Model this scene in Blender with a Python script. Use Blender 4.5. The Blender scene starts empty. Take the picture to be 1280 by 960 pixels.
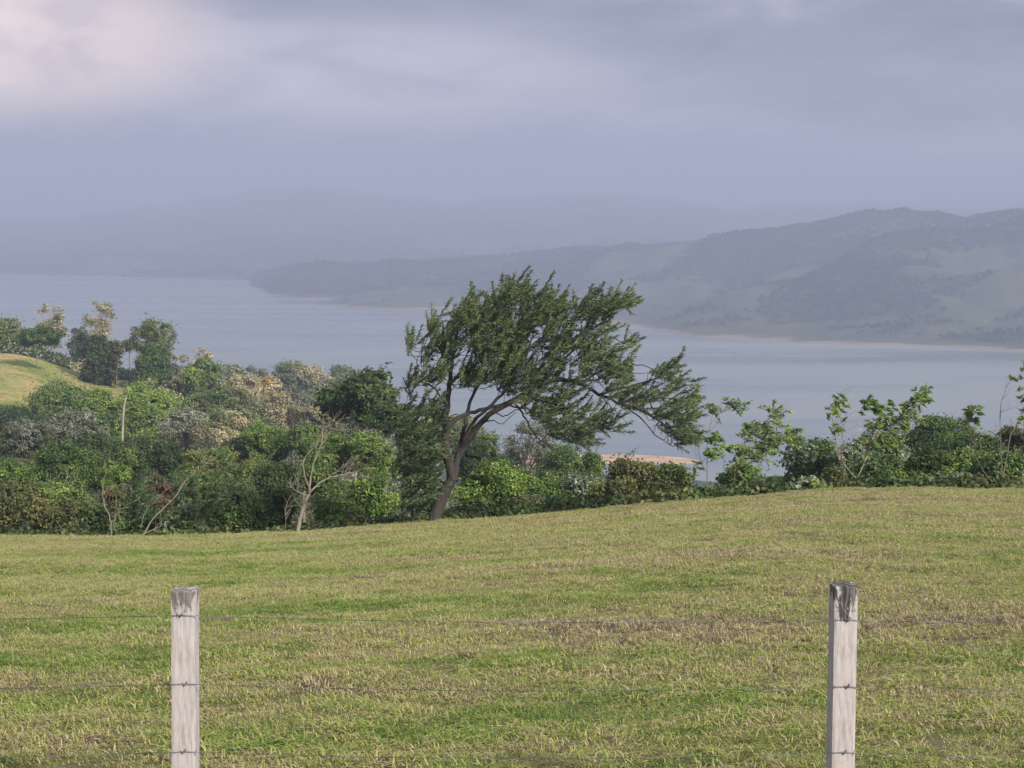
import bpy, math, random
import numpy as np
from mathutils import Vector
S = bpy.context.scene
COL = S.collection
RNG = np.random.default_rng(7)
random.seed(7)

# ------------------------------------------------------------------ camera
F = 1900.0 / 1280.0
PITCH = math.radians(5.86)
cam_d = bpy.data.cameras.new("camera")
cam_d.sensor_width = 36.0
cam_d.lens = 36.0 * F
cam_d.clip_start = 0.1
cam_d.clip_end = 30000.0
cam = bpy.data.objects.new("camera", cam_d)
COL.objects.link(cam)
cam.location = (0, 0, 0)
cam.rotation_euler = (math.pi / 2 - PITCH, 0, 0)
S.camera = cam

# ------------------------------------------------------------------ render settings
S.view_settings.view_transform = 'Standard'
S.view_settings.look = 'None'
S.view_settings.exposure = 0.55
S.view_settings.gamma = 1.0
S.view_settings.use_curve_mapping = False
S.cycles.use_denoising = True
S.cycles.max_bounces = 6
S.cycles.diffuse_bounces = 3
S.cycles.glossy_bounces = 2
S.cycles.transmission_bounces = 3
S.cycles.transparent_max_bounces = 6
S.cycles.volume_bounces = 0
S.cycles.caustics_reflective = False
S.cycles.caustics_refractive = False

SUN_ELEV = math.radians(32)
SUN_AZ = math.radians(140)      # compass angle from +Y towards +X: behind the camera, to the right
sun_dir = Vector((math.sin(SUN_AZ) * math.cos(SUN_ELEV), math.cos(SUN_AZ) * math.cos(SUN_ELEV), math.sin(SUN_ELEV)))
sd = bpy.data.lights.new("sun", 'SUN')
sd.energy = 4.7
sd.angle = math.radians(5)
sd.color = (1.0, 0.93, 0.82)
sun = bpy.data.objects.new("sun", sd)
COL.objects.link(sun)
sun.rotation_euler = sun_dir.to_track_quat('Z', 'Y').to_euler()

# ------------------------------------------------------------------ world: clouded sky over a Nishita sky
W = bpy.data.worlds.new("World")
S.world = W
W.use_nodes = True
nt = W.node_tree
nt.nodes.clear()
def N(tree, typ, **kw):
    n = tree.nodes.new(typ)
    for k, v in kw.items():
        if k == 'ins':
            for i, val in v.items():
                n.inputs[i].default_value = val
        else:
            setattr(n, k, v)
    return n
def L(tree, a, b): tree.links.new(a, b)
def ramp(tree, fac, stops, interp='LINEAR'):
    r = tree.nodes.new('ShaderNodeValToRGB')
    r.color_ramp.interpolation = interp
    el = r.color_ramp.elements
    while len(el) < len(stops): el.new(0.5)
    for e, (p, c) in zip(el, stops):
        e.position = p
        e.color = (c[0], c[1], c[2], 1.0) if hasattr(c, '__len__') else (c, c, c, 1.0)
    if fac is not None: tree.links.new(fac, r.inputs[0])
    return r
def mixc(tree, f, a, b, blend='MIX'):
    m = tree.nodes.new('ShaderNodeMix'); m.data_type = 'RGBA'; m.blend_type = blend
    for sock, v in ((m.inputs[0], f), (m.inputs[6], a), (m.inputs[7], b)):
        if isinstance(v, bpy.types.NodeSocket): tree.links.new(v, sock)
        elif isinstance(v, (int, float)): sock.default_value = v if sock == m.inputs[0] else (v, v, v, 1)
        else: sock.default_value = (v[0], v[1], v[2], 1)
    return m.outputs[2]
def math_(tree, op, a, b=None, c=None, clamp=False):
    m = tree.nodes.new('ShaderNodeMath'); m.operation = op; m.use_clamp = clamp
    for i, v in enumerate((a, b, c)):
        if v is None: continue
        if isinstance(v, bpy.types.NodeSocket): tree.links.new(v, m.inputs[i])
        else: m.inputs[i].default_value = v
    return m.outputs[0]

sky = N(nt, 'ShaderNodeTexSky', sky_type='NISHITA', sun_disc=False, sun_elevation=SUN_ELEV, sun_rotation=SUN_AZ)
tc = N(nt, 'ShaderNodeTexCoord')
sep = N(nt, 'ShaderNodeSeparateXYZ'); L(nt, tc.outputs['Generated'], sep.inputs[0])
elev = sep.outputs[2]
base = ramp(nt, elev, [(0.0, (2.2, 2.5, 3.5)), (0.055, (2.5, 2.65, 3.6)), (0.085, (3.3, 3.3, 4.1)), (0.16, (3.2, 3.2, 3.9)),
                       (0.35, (4.5, 4.7, 5.3)), (1.0, (6.0, 6.2, 6.7))]).outputs[0]
mp = N(nt, 'ShaderNodeMapping'); L(nt, tc.outputs['Generated'], mp.inputs[0]); mp.inputs['Scale'].default_value = (1.6, 1.6, 6.0)
mp.inputs['Location'].default_value = (3.1, 0.4, 1.7)
n1 = N(nt, 'ShaderNodeTexNoise', ins={'Scale': 1.9, 'Detail': 6.0, 'Roughness': 0.5, 'Distortion': 0.35}); L(nt, mp.outputs[0], n1.inputs['Vector'])
n2 = N(nt, 'ShaderNodeTexNoise', ins={'Scale': 5.5, 'Detail': 5.0, 'Roughness': 0.55, 'Distortion': 0.6}); L(nt, mp.outputs[0], n2.inputs['Vector'])
cl = math_(nt, 'ADD', math_(nt, 'MULTIPLY', n1.outputs[0], 0.7), math_(nt, 'MULTIPLY', n2.outputs[0], 0.3))
band = ramp(nt, elev, [(0.0, 0.0), (0.05, 0.15), (0.08, 1.0), (1.0, 1.0)], 'EASE').outputs[0]
clf = ramp(nt, cl, [(0.40, (0.52, 0.56, 0.64)), (0.49, (0.92, 0.93, 0.98)), (0.565, (1.55, 1.44, 1.30))], 'EASE').outputs[0]
clm = mixc(nt, band, (1, 1, 1), clf)
c1 = mixc(nt, 1.0, base, clm, 'MULTIPLY')
# cloud masses: a warm break upper left, a pale sheet beside it, a heavier grey bank upper right
ay = math_(nt, 'MAXIMUM', math_(nt, 'ABSOLUTE', sep.outputs[1]), 0.05)
az = math_(nt, 'DIVIDE', sep.outputs[0], ay); ez = math_(nt, 'DIVIDE', elev, ay)
mq = N(nt, 'ShaderNodeMapping'); L(nt, tc.outputs['Generated'], mq.inputs[0]); mq.inputs['Scale'].default_value = (1, 1, 2.6)
n3 = N(nt, 'ShaderNodeTexNoise', ins={'Scale': 9.0, 'Detail': 7.0, 'Roughness': 0.58, 'Distortion': 0.5}); L(nt, mq.outputs[0], n3.inputs['Vector'])
def mass(px, py, sx, sy, soft, rag):
    a0, e0 = (px - 640) / 1900, (285 - py) / 1900
    u = math_(nt, 'MULTIPLY', math_(nt, 'SUBTRACT', az, a0), 1900 / sx); v = math_(nt, 'MULTIPLY', math_(nt, 'SUBTRACT', ez, e0), 1900 / sy)
    d = math_(nt, 'SQRT', math_(nt, 'ADD', math_(nt, 'MULTIPLY', u, u), math_(nt, 'MULTIPLY', v, v)))
    d = math_(nt, 'ADD', d, math_(nt, 'MULTIPLY_ADD', n3.outputs[0], rag, -rag / 2))
    m = N(nt, 'ShaderNodeMapRange', interpolation_type='SMOOTHSTEP'); L(nt, d, m.inputs[0])
    m.inputs[1].default_value = 1.0 + soft; m.inputs[2].default_value = 1.0 - soft
    return m.outputs[0]
def lay(c, f, k, col): return mixc(nt, math_(nt, 'MULTIPLY', f, k), c, col)
c = c1
c = lay(c, mass(440, 100, 330, 72, .42, 1.5), .75, (5.2, 4.9, 5.4))
c = lay(c, mass(1140, 78, 380, 92, .42, 1.3), .88, (1.75, 1.9, 2.45))
c = lay(c, mass(640, -20, 420, 50, .5, 1.2), .70, (2.3, 2.3, 2.9))
c = lay(c, mass(760, 118, 200, 45, .55, 1.2), .40, (4.4, 4.2, 5.0))
c = lay(c, mass(1260, 188, 150, 16, .7, 1.3), .55, (4.6, 4.3, 5.0))
c = lay(c, mass(-10, 60, 265, 92, .40, 1.2), .97, (8.2, 6.4, 5.9))
c3 = mixc(nt, 1.0, c, mixc(nt, band, (1, 1, 1), ramp(nt, n3.outputs[0], [(.36, (.76, .78, .84)), (.5, (1.0, 1.0, 1.0)), (.64, (1.22, 1.19, 1.12))]).outputs[0]), 'MULTIPLY')
c4 = mixc(nt, 0.93, sky.outputs[0], c3)
bg = N(nt, 'ShaderNodeBackground'); bg.inputs[1].default_value = 0.10
L(nt, c4, bg.inputs[0])
wo = N(nt, 'ShaderNodeOutputWorld'); L(nt, bg.outputs[0], wo.inputs[0])

# ------------------------------------------------------------------ helpers
CP, SP = math.cos(PITCH), math.sin(PITCH)
def ray(px, py):
    a = (px - 640) / 1900.0; b = (480 - py) / 1900.0
    return np.array([a, CP + b * SP, -SP + b * CP])        # x, y, z
def at(px, py, Y):
    r = ray(px, py); return r * (Y / r[1])
def on_level(px, py, z):
    r = ray(px, py); return r * (z / r[2])
def depr(py): r = ray(640, py); return -r[2] / r[1]

def hash2(ix, iy, seed):
    h = (ix.astype(np.int64) * 374761393 + iy.astype(np.int64) * 668265263 + seed * 974634777) & 0xFFFFFFFF
    h = ((h ^ (h >> 13)) * 1274126177) & 0xFFFFFFFF
    return ((h ^ (h >> 16)) & 0xFFFF) / 65535.0
def vnoise(x, y, seed=0):
    x = np.asarray(x, float); y = np.asarray(y, float)
    ix = np.floor(x); iy = np.floor(y); fx = x - ix; fy = y - iy
    fx = fx * fx * (3 - 2 * fx); fy = fy * fy * (3 - 2 * fy)
    a = hash2(ix, iy, seed); b = hash2(ix + 1, iy, seed); c = hash2(ix, iy + 1, seed); d = hash2(ix + 1, iy + 1, seed)
    return (a * (1 - fx) + b * fx) * (1 - fy) + (c * (1 - fx) + d * fx) * fy
def fbm(x, y, seed=0, o=4):
    s = 0; a = 0.5
    for i in range(o):
        s = s + a * vnoise(x * 2 ** i, y * 2 ** i, seed + i * 17); a *= 0.5
    return s

def mesh_np(name, verts, faces, mats, smooth=False, matidx=None):
    """faces: (n,k) array, k = 3 or 4"""
    verts = np.ascontiguousarray(verts, dtype=np.float32); faces = np.ascontiguousarray(faces, dtype=np.int32)
    me = bpy.data.meshes.new(name)
    n, k = faces.shape
    me.vertices.add(len(verts)); me.vertices.foreach_set('co', verts.ravel())
    me.loops.add(n * k); me.loops.foreach_set('vertex_index', faces.ravel())
    me.polygons.add(n); me.polygons.foreach_set('loop_start', np.arange(0, n * k, k, dtype=np.int32))
    if smooth: me.polygons.foreach_set('use_smooth', np.ones(n, dtype=bool))
    for m in (mats if isinstance(mats, (list, tuple)) else [mats]): me.materials.append(m)
    if matidx is not None: me.polygons.foreach_set('material_index', np.asarray(matidx, dtype=np.int32))
    me.update(calc_edges=True)
    return me
def obj(name, me, parent=None, loc=None):
    o = bpy.data.objects.new(name, me); COL.objects.link(o)
    if parent is not None: o.parent = parent
    if loc is not None: o.location = loc
    return o
def tag(o, label=None, cat=None, group=None, kind=None):
    if label: o['label'] = label
    if cat: o['category'] = cat
    if group: o['group'] = group
    if kind: o['kind'] = kind
    return o
def empty(name, loc, label, cat, group=None):
    o = bpy.data.objects.new(name, None); COL.objects.link(o); o.location = loc
    o.empty_display_size = 0.3
    return tag(o, label, cat, group)

class Tubes:
    def __init__(s): s.v = []; s.f = []; s.n = 0
    def add(s, pts, radii, sides=6, wob=0.0):
        pts = np.asarray(pts, float); m = len(pts)
        radii = np.broadcast_to(np.asarray(radii, float), (m,)) if np.ndim(radii) == 0 else np.asarray(radii, float)
        t = np.gradient(pts, axis=0); t /= np.linalg.norm(t, axis=1)[:, None] + 1e-9
        ref = np.array([0.13, 1, 0.21]); a = np.cross(t, ref); a /= np.linalg.norm(a, axis=1)[:, None] + 1e-9
        b = np.cross(t, a)
        ang = np.linspace(0, 2 * math.pi, sides, endpoint=False)
        rr = radii[:, None] * (1 + wob * (RNG.random((m, sides)) - .5))
        ring = pts[:, None, :] + rr[..., None] * (np.cos(ang)[None, :, None] * a[:, None, :] + np.sin(ang)[None, :, None] * b[:, None, :])
        s.v.append(ring.reshape(-1, 3))
        i = np.arange(m - 1)[:, None] * sides; j = np.arange(sides)[None, :]; j2 = (j + 1) % sides
        q = np.stack([i + j, i + j2, i + sides + j2, i + sides + j], -1).reshape(-1, 4) + s.n
        s.f.append(q); s.n += m * sides
        # end cap (fan folded into quads)
        e = s.n - sides
        if sides >= 4:
            s.f.append(np.array([[e, e + 1, e + 2, e + 3]])) 
    def mesh(s, name, mat): return mesh_np(name, np.concatenate(s.v), np.concatenate(s.f), mat, smooth=True)
def spline(pts, n):
    """Catmull-Rom through pts (m,k) -> (n,k)"""
    p = np.asarray(pts, float); m = len(p)
    if m == 2: return p[0] + (p[1] - p[0]) * np.linspace(0, 1, n)[:, None]
    P = np.vstack([2 * p[0] - p[1], p, 2 * p[-1] - p[-2]])
    t = np.linspace(0, m - 1 - 1e-6, n); i = t.astype(int); f = (t - i)[:, None]
    a, b, c, d = P[i], P[i + 1], P[i + 2], P[i + 3]
    return 0.5 * ((2 * b) + (c - a) * f + (2 * a - 5 * b + 4 * c - d) * f ** 2 + (-a + 3 * b - 3 * c + d) * f ** 3)

def unit(v): return v / (np.linalg.norm(v, axis=-1, keepdims=True) + 1e-9)
def leaves(pos, nrm, length, width, along=None, fold=0.0):
    """diamond leaves: one quad each"""
    n = len(pos)
    if along is None: along = RNG.normal(size=(n, 3))
    nrm = unit(nrm); u = unit(along - (along * nrm).sum(1, keepdims=True) * nrm); w = np.cross(nrm, u)
    l = np.broadcast_to(length, (n,))[:, None]; wd = np.broadcast_to(width, (n,))[:, None]
    a = pos - u * l * .5; c = pos + u * l * .5 - nrm * l * .12
    b = pos + w * wd * .5 + u * l * .05 + nrm * wd * fold; d = pos - w * wd * .5 + u * l * .05 + nrm * wd * fold
    v = np.stack([a, b, c, d], 1).reshape(-1, 3)
    f = np.arange(n * 4).reshape(-1, 4)
    return v, f

# ------------------------------------------------------------------ materials
def new_mat(name):
    m = bpy.data.materials.new(name); m.use_nodes = True; m.node_tree.nodes.clear(); return m, m.node_tree
def leaf_mat(name, stops, clump=0.9, transl=0.3, rough=0.6, objvar=0.25):
    stops = [(p, tuple(v * 1.22 for v in c)) for p, c in stops]
    m, t = new_mat(name)
    g = N(t, 'ShaderNodeNewGeometry'); oi = N(t, 'ShaderNodeObjectInfo')
    no = N(t, 'ShaderNodeTexNoise', ins={'Scale': clump, 'Detail': 3.0}); L(t, g.outputs['Position'], no.inputs['Vector'])
    f = math_(t, 'ADD', math_(t, 'MULTIPLY', g.outputs['Random Per Island'], 0.5), math_(t, 'MULTIPLY_ADD', no.outputs[0], 1.3, -0.4))
    f = math_(t, 'ADD', f, math_(t, 'MULTIPLY_ADD', oi.outputs['Random'], objvar, -objvar / 2), clamp=True)
    c = ramp(t, f, stops).outputs[0]
    p = N(t, 'ShaderNodeBsdfPrincipled'); p.inputs['Roughness'].default_value = rough; p.inputs['Specular IOR Level'].default_value = 0.35
    L(t, c, p.inputs['Base Color'])
    tr = N(t, 'ShaderNodeBsdfTranslucent'); L(t, mixc(t, 1.0, c, (1.15, 1.25, 0.6), 'MULTIPLY'), tr.inputs[0])
    mx = N(t, 'ShaderNodeMixShader'); mx.inputs[0].default_value = transl
    L(t, p.outputs[0], mx.inputs[1]); L(t, tr.outputs[0], mx.inputs[2])
    o = N(t, 'ShaderNodeOutputMaterial'); L(t, mx.outputs[0], o.inputs[0])
    return m
def bark_mat(name, a, b, scale=6.0, stretch=0.2):
    m, t = new_mat(name)
    tcn = N(t, 'ShaderNodeTexCoord'); mpn = N(t, 'ShaderNodeMapping'); L(t, tcn.outputs['Object'], mpn.inputs[0]); mpn.inputs['Scale'].default_value = (1, 1, stretch)
    no = N(t, 'ShaderNodeTexNoise', ins={'Scale': scale, 'Detail': 6.0, 'Roughness': 0.65}); L(t, mpn.outputs[0], no.inputs['Vector'])
    c = ramp(t, no.outputs[0], [(0.3, a), (0.7, b)]).outputs[0]
    p = N(t, 'ShaderNodeBsdfPrincipled'); p.inputs['Roughness'].default_value = 0.9; L(t, c, p.inputs['Base Color'])
    bp = N(t, 'ShaderNodeBump'); bp.inputs['Strength'].default_value = 0.9; bp.inputs['Distance'].default_value = 0.06; L(t, no.outputs[0], bp.inputs['Height']); L(t, bp.outputs[0], p.inputs['Normal'])
    o = N(t, 'ShaderNodeOutputMaterial'); L(t, p.outputs[0], o.inputs[0]); return m

M = {}  # leaf ramps: brighter top stops stand in for sunlit leaf highlights
M['dark'] = leaf_mat('leaf_dark', [(0, (.014, .028, .009)), (.5, (.036, .062, .018)), (1, (.10, .145, .045))])
M['mid'] = leaf_mat('leaf_mid', [(0, (.024, .048, .012)), (.5, (.062, .11, .027)), (1, (.22, .27, .07))])
M['bright'] = leaf_mat('leaf_bright', [(0, (.035, .07, .014)), (.5, (.095, .165, .03)), (1, (.32, .38, .08))])
M['lime'] = leaf_mat('leaf_lime', [(0, (.06, .10, .02)), (.5, (.16, .24, .045)), (1, (.34, .38, .09))])
M['olive'] = leaf_mat('leaf_olive', [(0, (.022, .030, .010)), (.5, (.062, .072, .024)), (1, (.20, .19, .07))])
M['yellow'] = leaf_mat('leaf_yellow', [(0, (.05, .075, .02)), (.5, (.11, .14, .04)), (1, (.25, .24, .08))])
M['tan'] = leaf_mat('leaf_tan', [(0, (.09, .095, .045)), (.5, (.27, .235, .135)), (1, (.60, .52, .36))])
M['grey'] = leaf_mat('leaf_grey', [(0, (.06, .075, .05)), (.55, (.14, .15, .105)), (1, (.40, .40, .33))])
M['silver'] = leaf_mat('leaf_silver', [(0, (.035, .06, .03)), (.5, (.11, .15, .095)), (1, (.44, .46, .42))], clump=2.5)
M['orange'] = leaf_mat('leaf_orange', [(0, (.11, .08, .03)), (.5, (.28, .18, .06)), (1, (.44, .32, .13))])
M['brown'] = leaf_mat('leaf_brown', [(0, (.035, .03, .015)), (.5, (.085, .055, .03)), (1, (.16, .12, .06))])
M['hazygreen'] = leaf_mat('leaf_hazy_green', [(0, (.05, .07, .035)), (.5, (.11, .14, .065)), (1, (.24, .25, .11))])
M['casuarina'] = leaf_mat('needle_green', [(0, (.026, .044, .024)), (.5, (.056, .09, .042)), (1, (.17, .19, .065))], clump=0.7, transl=0.15)
M['casuarina_soft'] = leaf_mat('needle_soft', [(0, (.03, .05, .022)), (.5, (.06, .10, .04)), (1, (.12, .17, .07))], clump=0.8, transl=0.2)
M['bark_dark'] = bark_mat('bark_dark', (.016, .0135, .012), (.065, .056, .050))
M['bark_pale'] = bark_mat('bark_pale', (.20, .165, .12), (.46, .40, .32))
M['bark_stem'] = bark_mat('bark_stem', (.13, .105, .08), (.32, .28, .22))
M['bark_mid'] = bark_mat('bark_mid', (.09, .075, .055), (.24, .20, .15))

# ------------------------------------------------------------------ terrain
FIELD_END = 45.0
cr_x = np.array([-400, 0, 250, 400, 550, 700, 850, 1000, 1100, 1280, 1700])
cr_y = np.array([668, 671, 672, 663, 653, 641, 629, 617, 613, 612, 606])
cr_u = (cr_x - 640) / 1900 / 1.0
cr_d = np.array([depr(y) for y in cr_y])
Yp = np.array([45, 60, 100, 150, 200, 230, 260, 290, 330, 450, 700, 950, 1100.])
pu = (np.array([0, 150, 260, 450, 640, 868, 1280]) - 640) / 1900
prof = np.array([
    [0, -16, -25, -28, -29, -25.5, -24.3, -23.4, -27, -60, -110, -151, -160],
    [0, -16, -26, -30, -32, -30.5, -29.8, -28.5, -33, -60, -110, -151, -160],
    [0, -16, -26, -31, -35, -35, -34, -33.5, -38, -60, -110, -151, -160],
    [0, -15, -25, -32, -38, -41, -43, -44, -46, -54, -100, -151, -160],
    [0, -14, -24, -31, -42, -50, -56, -62, -70, -95, -130, -151, -160],
    [0, -13, -24, -38, -52, -60, -67, -74, -82, -105, -135, -153, -162],
    [0, -12, -24, -38, -52, -60, -67, -74, -82, -105, -135, -153, -162]], float)
def ground(X, Y):
    X = np.asarray(X, float); Y = np.asarray(Y, float)
    u = X / np.maximum(Y, 9.0)
    zc = -np.interp(u, cr_u, cr_d) * FIELD_END
    t = np.clip((Y - 7) / (FIELD_END - 7), 0, 1)
    near = -2.86 + (zc + 2.86) * (0.94 * t + 0.06 * t * t)
    near = np.where(Y < 7, -1.65 + (-2.86 + 1.65) * np.clip((Y - 1.5) / 5.5, 0, 1), near)
    uc = np.clip(u, pu[0], pu[-1])
    far = np.zeros_like(u)
    cols = np.array([np.interp(Y, Yp, prof[i]) for i in range(len(pu))])
    idx = np.clip(np.searchsorted(pu, uc) - 1, 0, len(pu) - 2)
    f = (uc - pu[idx]) / (pu[idx + 1] - pu[idx]); f = f * f * (3 - 2 * f)
    ii = idx[None, ...]
    far = np.take_along_axis(cols, ii, 0)[0] * (1 - f) + np.take_along_axis(cols, ii + 1, 0)[0] * f
    # between the crest and 60 m blend from crest height
    t2 = np.clip((Y - 45) / 15, 0, 1)
    cols60 = np.interp(uc, pu, prof[:, 1])
    mid = zc + (cols60 - zc) * (t2 ** 1.15)
    z = np.where(Y <= 45, near, np.where(Y < 60, mid, far))
    und = (fbm(X / 3.1, Y / 3.1, 3, 3) - .44) * 0.15 + (fbm(X / .5, Y / .5, 9, 3) - .44) * 0.035
    big = (fbm(X / 60, Y / 60, 21, 3) - .44) * 7.0
    z = z + np.where(Y < 45, und, und * 2 + big * np.clip((Y - 60) / 100, 0, 1) * (1 - np.clip((uc + .28) / -.06, 0, 1) * 0.7))
    return z
def gz(x, y): return float(ground(np.array([x]), np.array([y]))[0])

ys = np.concatenate([np.arange(-60, 6, 3), np.arange(6, 52, 0.2), np.arange(52, 360, 2.2), np.arange(360, 1150, 14)])
xs_p = np.concatenate([np.arange(0, 16, 0.2), np.arange(16, 120, 1.6), np.arange(120, 1500, 24)])
xs = np.concatenate([-xs_p[::-1][:-1], xs_p])
GX, GY = np.meshgrid(xs, ys); GZ = ground(GX, GY)
ny, nx = GX.shape
def grid_faces(ny, nx):
    i = np.arange(ny - 1)[:, None] * nx + np.arange(nx - 1)[None, :]
    return np.stack([i, i + 1, i + nx + 1, i + nx], -1).reshape(-1, 4)
def pasture_mask(X, Y):
    u = X / np.maximum(Y, 9)
    field = (Y < 47).astype(float)
    px = 640 + 1900 * u
    n = (fbm(X / 14, Y / 14, 5, 3) - .45) * 60
    k = np.clip((175 + n - px) / 30, 0, 1) * np.clip((Y - 222 - n * .2) / 10, 0, 1) * np.clip((300 - Y) / 8, 0, 1)
    return np.maximum(field, k)

def pasture_nodes(t, pos):
    """colour of mown pasture from world position; shared by soil sheet and grass blades"""
    mpn = N(t, 'ShaderNodeMapping'); L(t, pos, mpn.inputs[0]); mpn.inputs['Scale'].default_value = (0.32, 0.75, 0.0)
    a = N(t, 'ShaderNodeTexNoise', ins={'Scale': 1.0, 'Detail': 6.0, 'Roughness': 0.62, 'Distortion': 0.5}); L(t, mpn.outputs[0], a.inputs['Vector'])
    mp2 = N(t, 'ShaderNodeMapping'); L(t, pos, mp2.inputs[0]); mp2.inputs['Scale'].default_value = (2.2, 3.4, 0.0)
    b = N(t, 'ShaderNodeTexNoise', ins={'Scale': 1.0, 'Detail': 5.0, 'Roughness': 0.6}); L(t, mp2.outputs[0], b.inputs['Vector'])
    mp4 = N(t, 'ShaderNodeMapping'); L(t, pos, mp4.inputs[0]); mp4.inputs['Scale'].default_value = (0.10, 0.38, 0.0); mp4.inputs['Rotation'].default_value = (0, 0, .06)
    c = N(t, 'ShaderNodeTexNoise', ins={'Scale': 1.0, 'Detail': 3.0, 'Roughness': 0.5, 'Distortion': 0.3}); L(t, mp4.outputs[0], c.inputs['Vector'])
    sy = N(t, 'ShaderNodeSeparateXYZ'); L(t, pos, sy.inputs[0])
    strip = ramp(t, math_(t, 'MULTIPLY', math_(t, 'ADD', sy.outputs[1], math_(t, 'MULTIPLY_ADD', c.outputs[0], 8.0, -4.0)), .02), [(.66, 0.0), (.72, 1.0), (.82, .9), (.88, 0.0)], 'EASE').outputs[0]
    shift = math_(t, 'ADD', math_(t, 'MULTIPLY', strip, -.12), math_(t, 'MAXIMUM', math_(t, 'MINIMUM', math_(t, 'MULTIPLY_ADD', sy.outputs[0], -.010, .01), .05), -.06))
    def ctr(x, k): return math_(t, 'MULTIPLY_ADD', x, k, .5 - .5 * k)
    return math_(t, 'ADD', shift, ctr(math_(t, 'ADD', math_(t, 'MULTIPLY', a.outputs[0], .55), math_(t, 'MULTIPLY', c.outputs[0], .45)), 2.9)), ctr(b.outputs[0], 1.7)

def ground_mat():
    m, t = new_mat('ground')
    g = N(t, 'ShaderNodeNewGeometry')
    a, b = pasture_nodes(t, g.outputs['Position'])
    f = math_(t, 'ADD', math_(t, 'MULTIPLY', a, 0.6), math_(t, 'MULTIPLY', b, 0.4))
    past = ramp(t, f, [(0.36, (.10, .08, .05)), (0.46, (.15, .125, .07)), (0.54, (.12, .125, .045)), (0.64, (.08, .11, .03))]).outputs[0]
    fine = N(t, 'ShaderNodeTexNoise', ins={'Scale': 45.0, 'Detail': 4.0, 'Roughness': 0.7}); L(t, g.outputs['Position'], fine.inputs['Vector'])
    past = mixc(t, 1.0, past, ramp(t, fine.outputs[0], [(0.3, 0.5), (0.7, 1.45)]).outputs[0], 'MULTIPLY')
    knn = N(t, 'ShaderNodeTexNoise', ins={'Scale': 0.12, 'Detail': 6.0, 'Roughness': 0.6}); L(t, g.outputs['Position'], knn.inputs['Vector'])
    kn = ramp(t, knn.outputs[0], [(0.38, (.36, .27, .13)), (0.52, (.22, .235, .07)), (0.65, (.17, .21, .06))]).outputs[0]
    sp = N(t, 'ShaderNodeSeparateXYZ'); L(t, g.outputs['Position'], sp.inputs[0])
    far = math_(t, 'GREATER_THAN', sp.outputs[1], 100.0)
    kf = N(t, 'ShaderNodeTexNoise', ins={'Scale': 1.3, 'Detail': 7.0, 'Roughness': 0.7}); L(t, g.outputs['Position'], kf.inputs['Vector'])
    kn = mixc(t, 1.0, kn, ramp(t, kf.outputs[0], [(.36, .55), (.64, 1.3)]).outputs[0], 'MULTIPLY')
    past = mixc(t, far, past, kn)
    fo = N(t, 'ShaderNodeTexNoise', ins={'Scale': 0.6, 'Detail': 6.0}); L(t, g.outputs['Position'], fo.inputs['Vector'])
    forest = ramp(t, fo.outputs[0], [(0.35, (.02, .025, .012)), (0.65, (.06, .07, .03))]).outputs[0]
    at_ = N(t, 'ShaderNodeAttribute', attribute_name='pasture')
    c = mixc(t, at_.outputs['Fac'], forest, past)
    p = N(t, 'ShaderNodeBsdfPrincipled'); p.inputs['Roughness'].default_value = 0.95; p.inputs['Specular IOR Level'].default_value = 0.1
    L(t, c, p.inputs['Base Color'])
    bp = N(t, 'ShaderNodeBump'); bp.inputs['Strength'].default_value = 0.8; bp.inputs['Distance'].default_value = 0.03; L(t, fine.outputs[0], bp.inputs['Height']); L(t, bp.outputs[0], p.inputs['Normal'])
    o = N(t, 'ShaderNodeOutputMaterial'); L(t, p.outputs[0], o.inputs[0]); return m
me = mesh_np('ground', np.stack([GX, GY, GZ], -1).reshape(-1, 3), grid_faces(ny, nx), ground_mat(), smooth=True)
att = me.attributes.new('pasture', 'FLOAT', 'POINT'); att.data.foreach_set('value', pasture_mask(GX, GY).ravel().astype(np.float32))
tag(obj('ground', me), 'mown green and straw coloured pasture falling to a wooded valley', 'ground', kind='structure')

# ------------------------------------------------------------------ lake
LAKE_Z = -150.0
def water_mat():
    m, t = new_mat('water')
    g = N(t, 'ShaderNodeNewGeometry')
    mpn = N(t, 'ShaderNodeMapping'); L(t, g.outputs['Position'], mpn.inputs[0]); mpn.inputs['Scale'].default_value = (0.0016, 0.006, 1); mpn.inputs['Rotation'].default_value = (0, 0, math.radians(8))
    st = N(t, 'ShaderNodeTexNoise', ins={'Scale': 1.0, 'Detail': 5.0, 'Roughness': 0.6}); L(t, mpn.outputs[0], st.inputs['Vector'])
    mpw = N(t, 'ShaderNodeMapping'); L(t, g.outputs['Position'], mpw.inputs[0]); mpw.inputs['Scale'].default_value = (0.25, 0.5, 1)
    wv = N(t, 'ShaderNodeTexNoise', ins={'Scale': 1.0, 'Detail': 4.0, 'Roughness': 0.6}); L(t, mpw.outputs[0], wv.inputs['Vector'])
    p = N(t, 'ShaderNodeBsdfPrincipled'); p.inputs['IOR'].default_value = 1.33
    L(t, ramp(t, st.outputs[0], [(0.40, (.13, .16, .175)), (0.60, (.21, .24, .24))]).outputs[0], p.inputs['Base Color'])
    L(t, ramp(t, st.outputs[0], [(0.40, 0.20), (0.60, 0.42)]).outputs[0], p.inputs['Roughness'])
    bp = N(t, 'ShaderNodeBump'); bp.inputs['Strength'].default_value = 0.13; bp.inputs['Distance'].default_value = 0.5; L(t, wv.outputs[0], bp.inputs['Height']); L(t, bp.outputs[0], p.inputs['Normal'])
    o = N(t, 'ShaderNodeOutputMaterial'); L(t, p.outputs[0], o.inputs[0]); return m
wx = np.linspace(-6000, 6000, 25); wy = np.linspace(600, 13100, 25); WX, WY = np.meshgrid(wx, wy)
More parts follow.
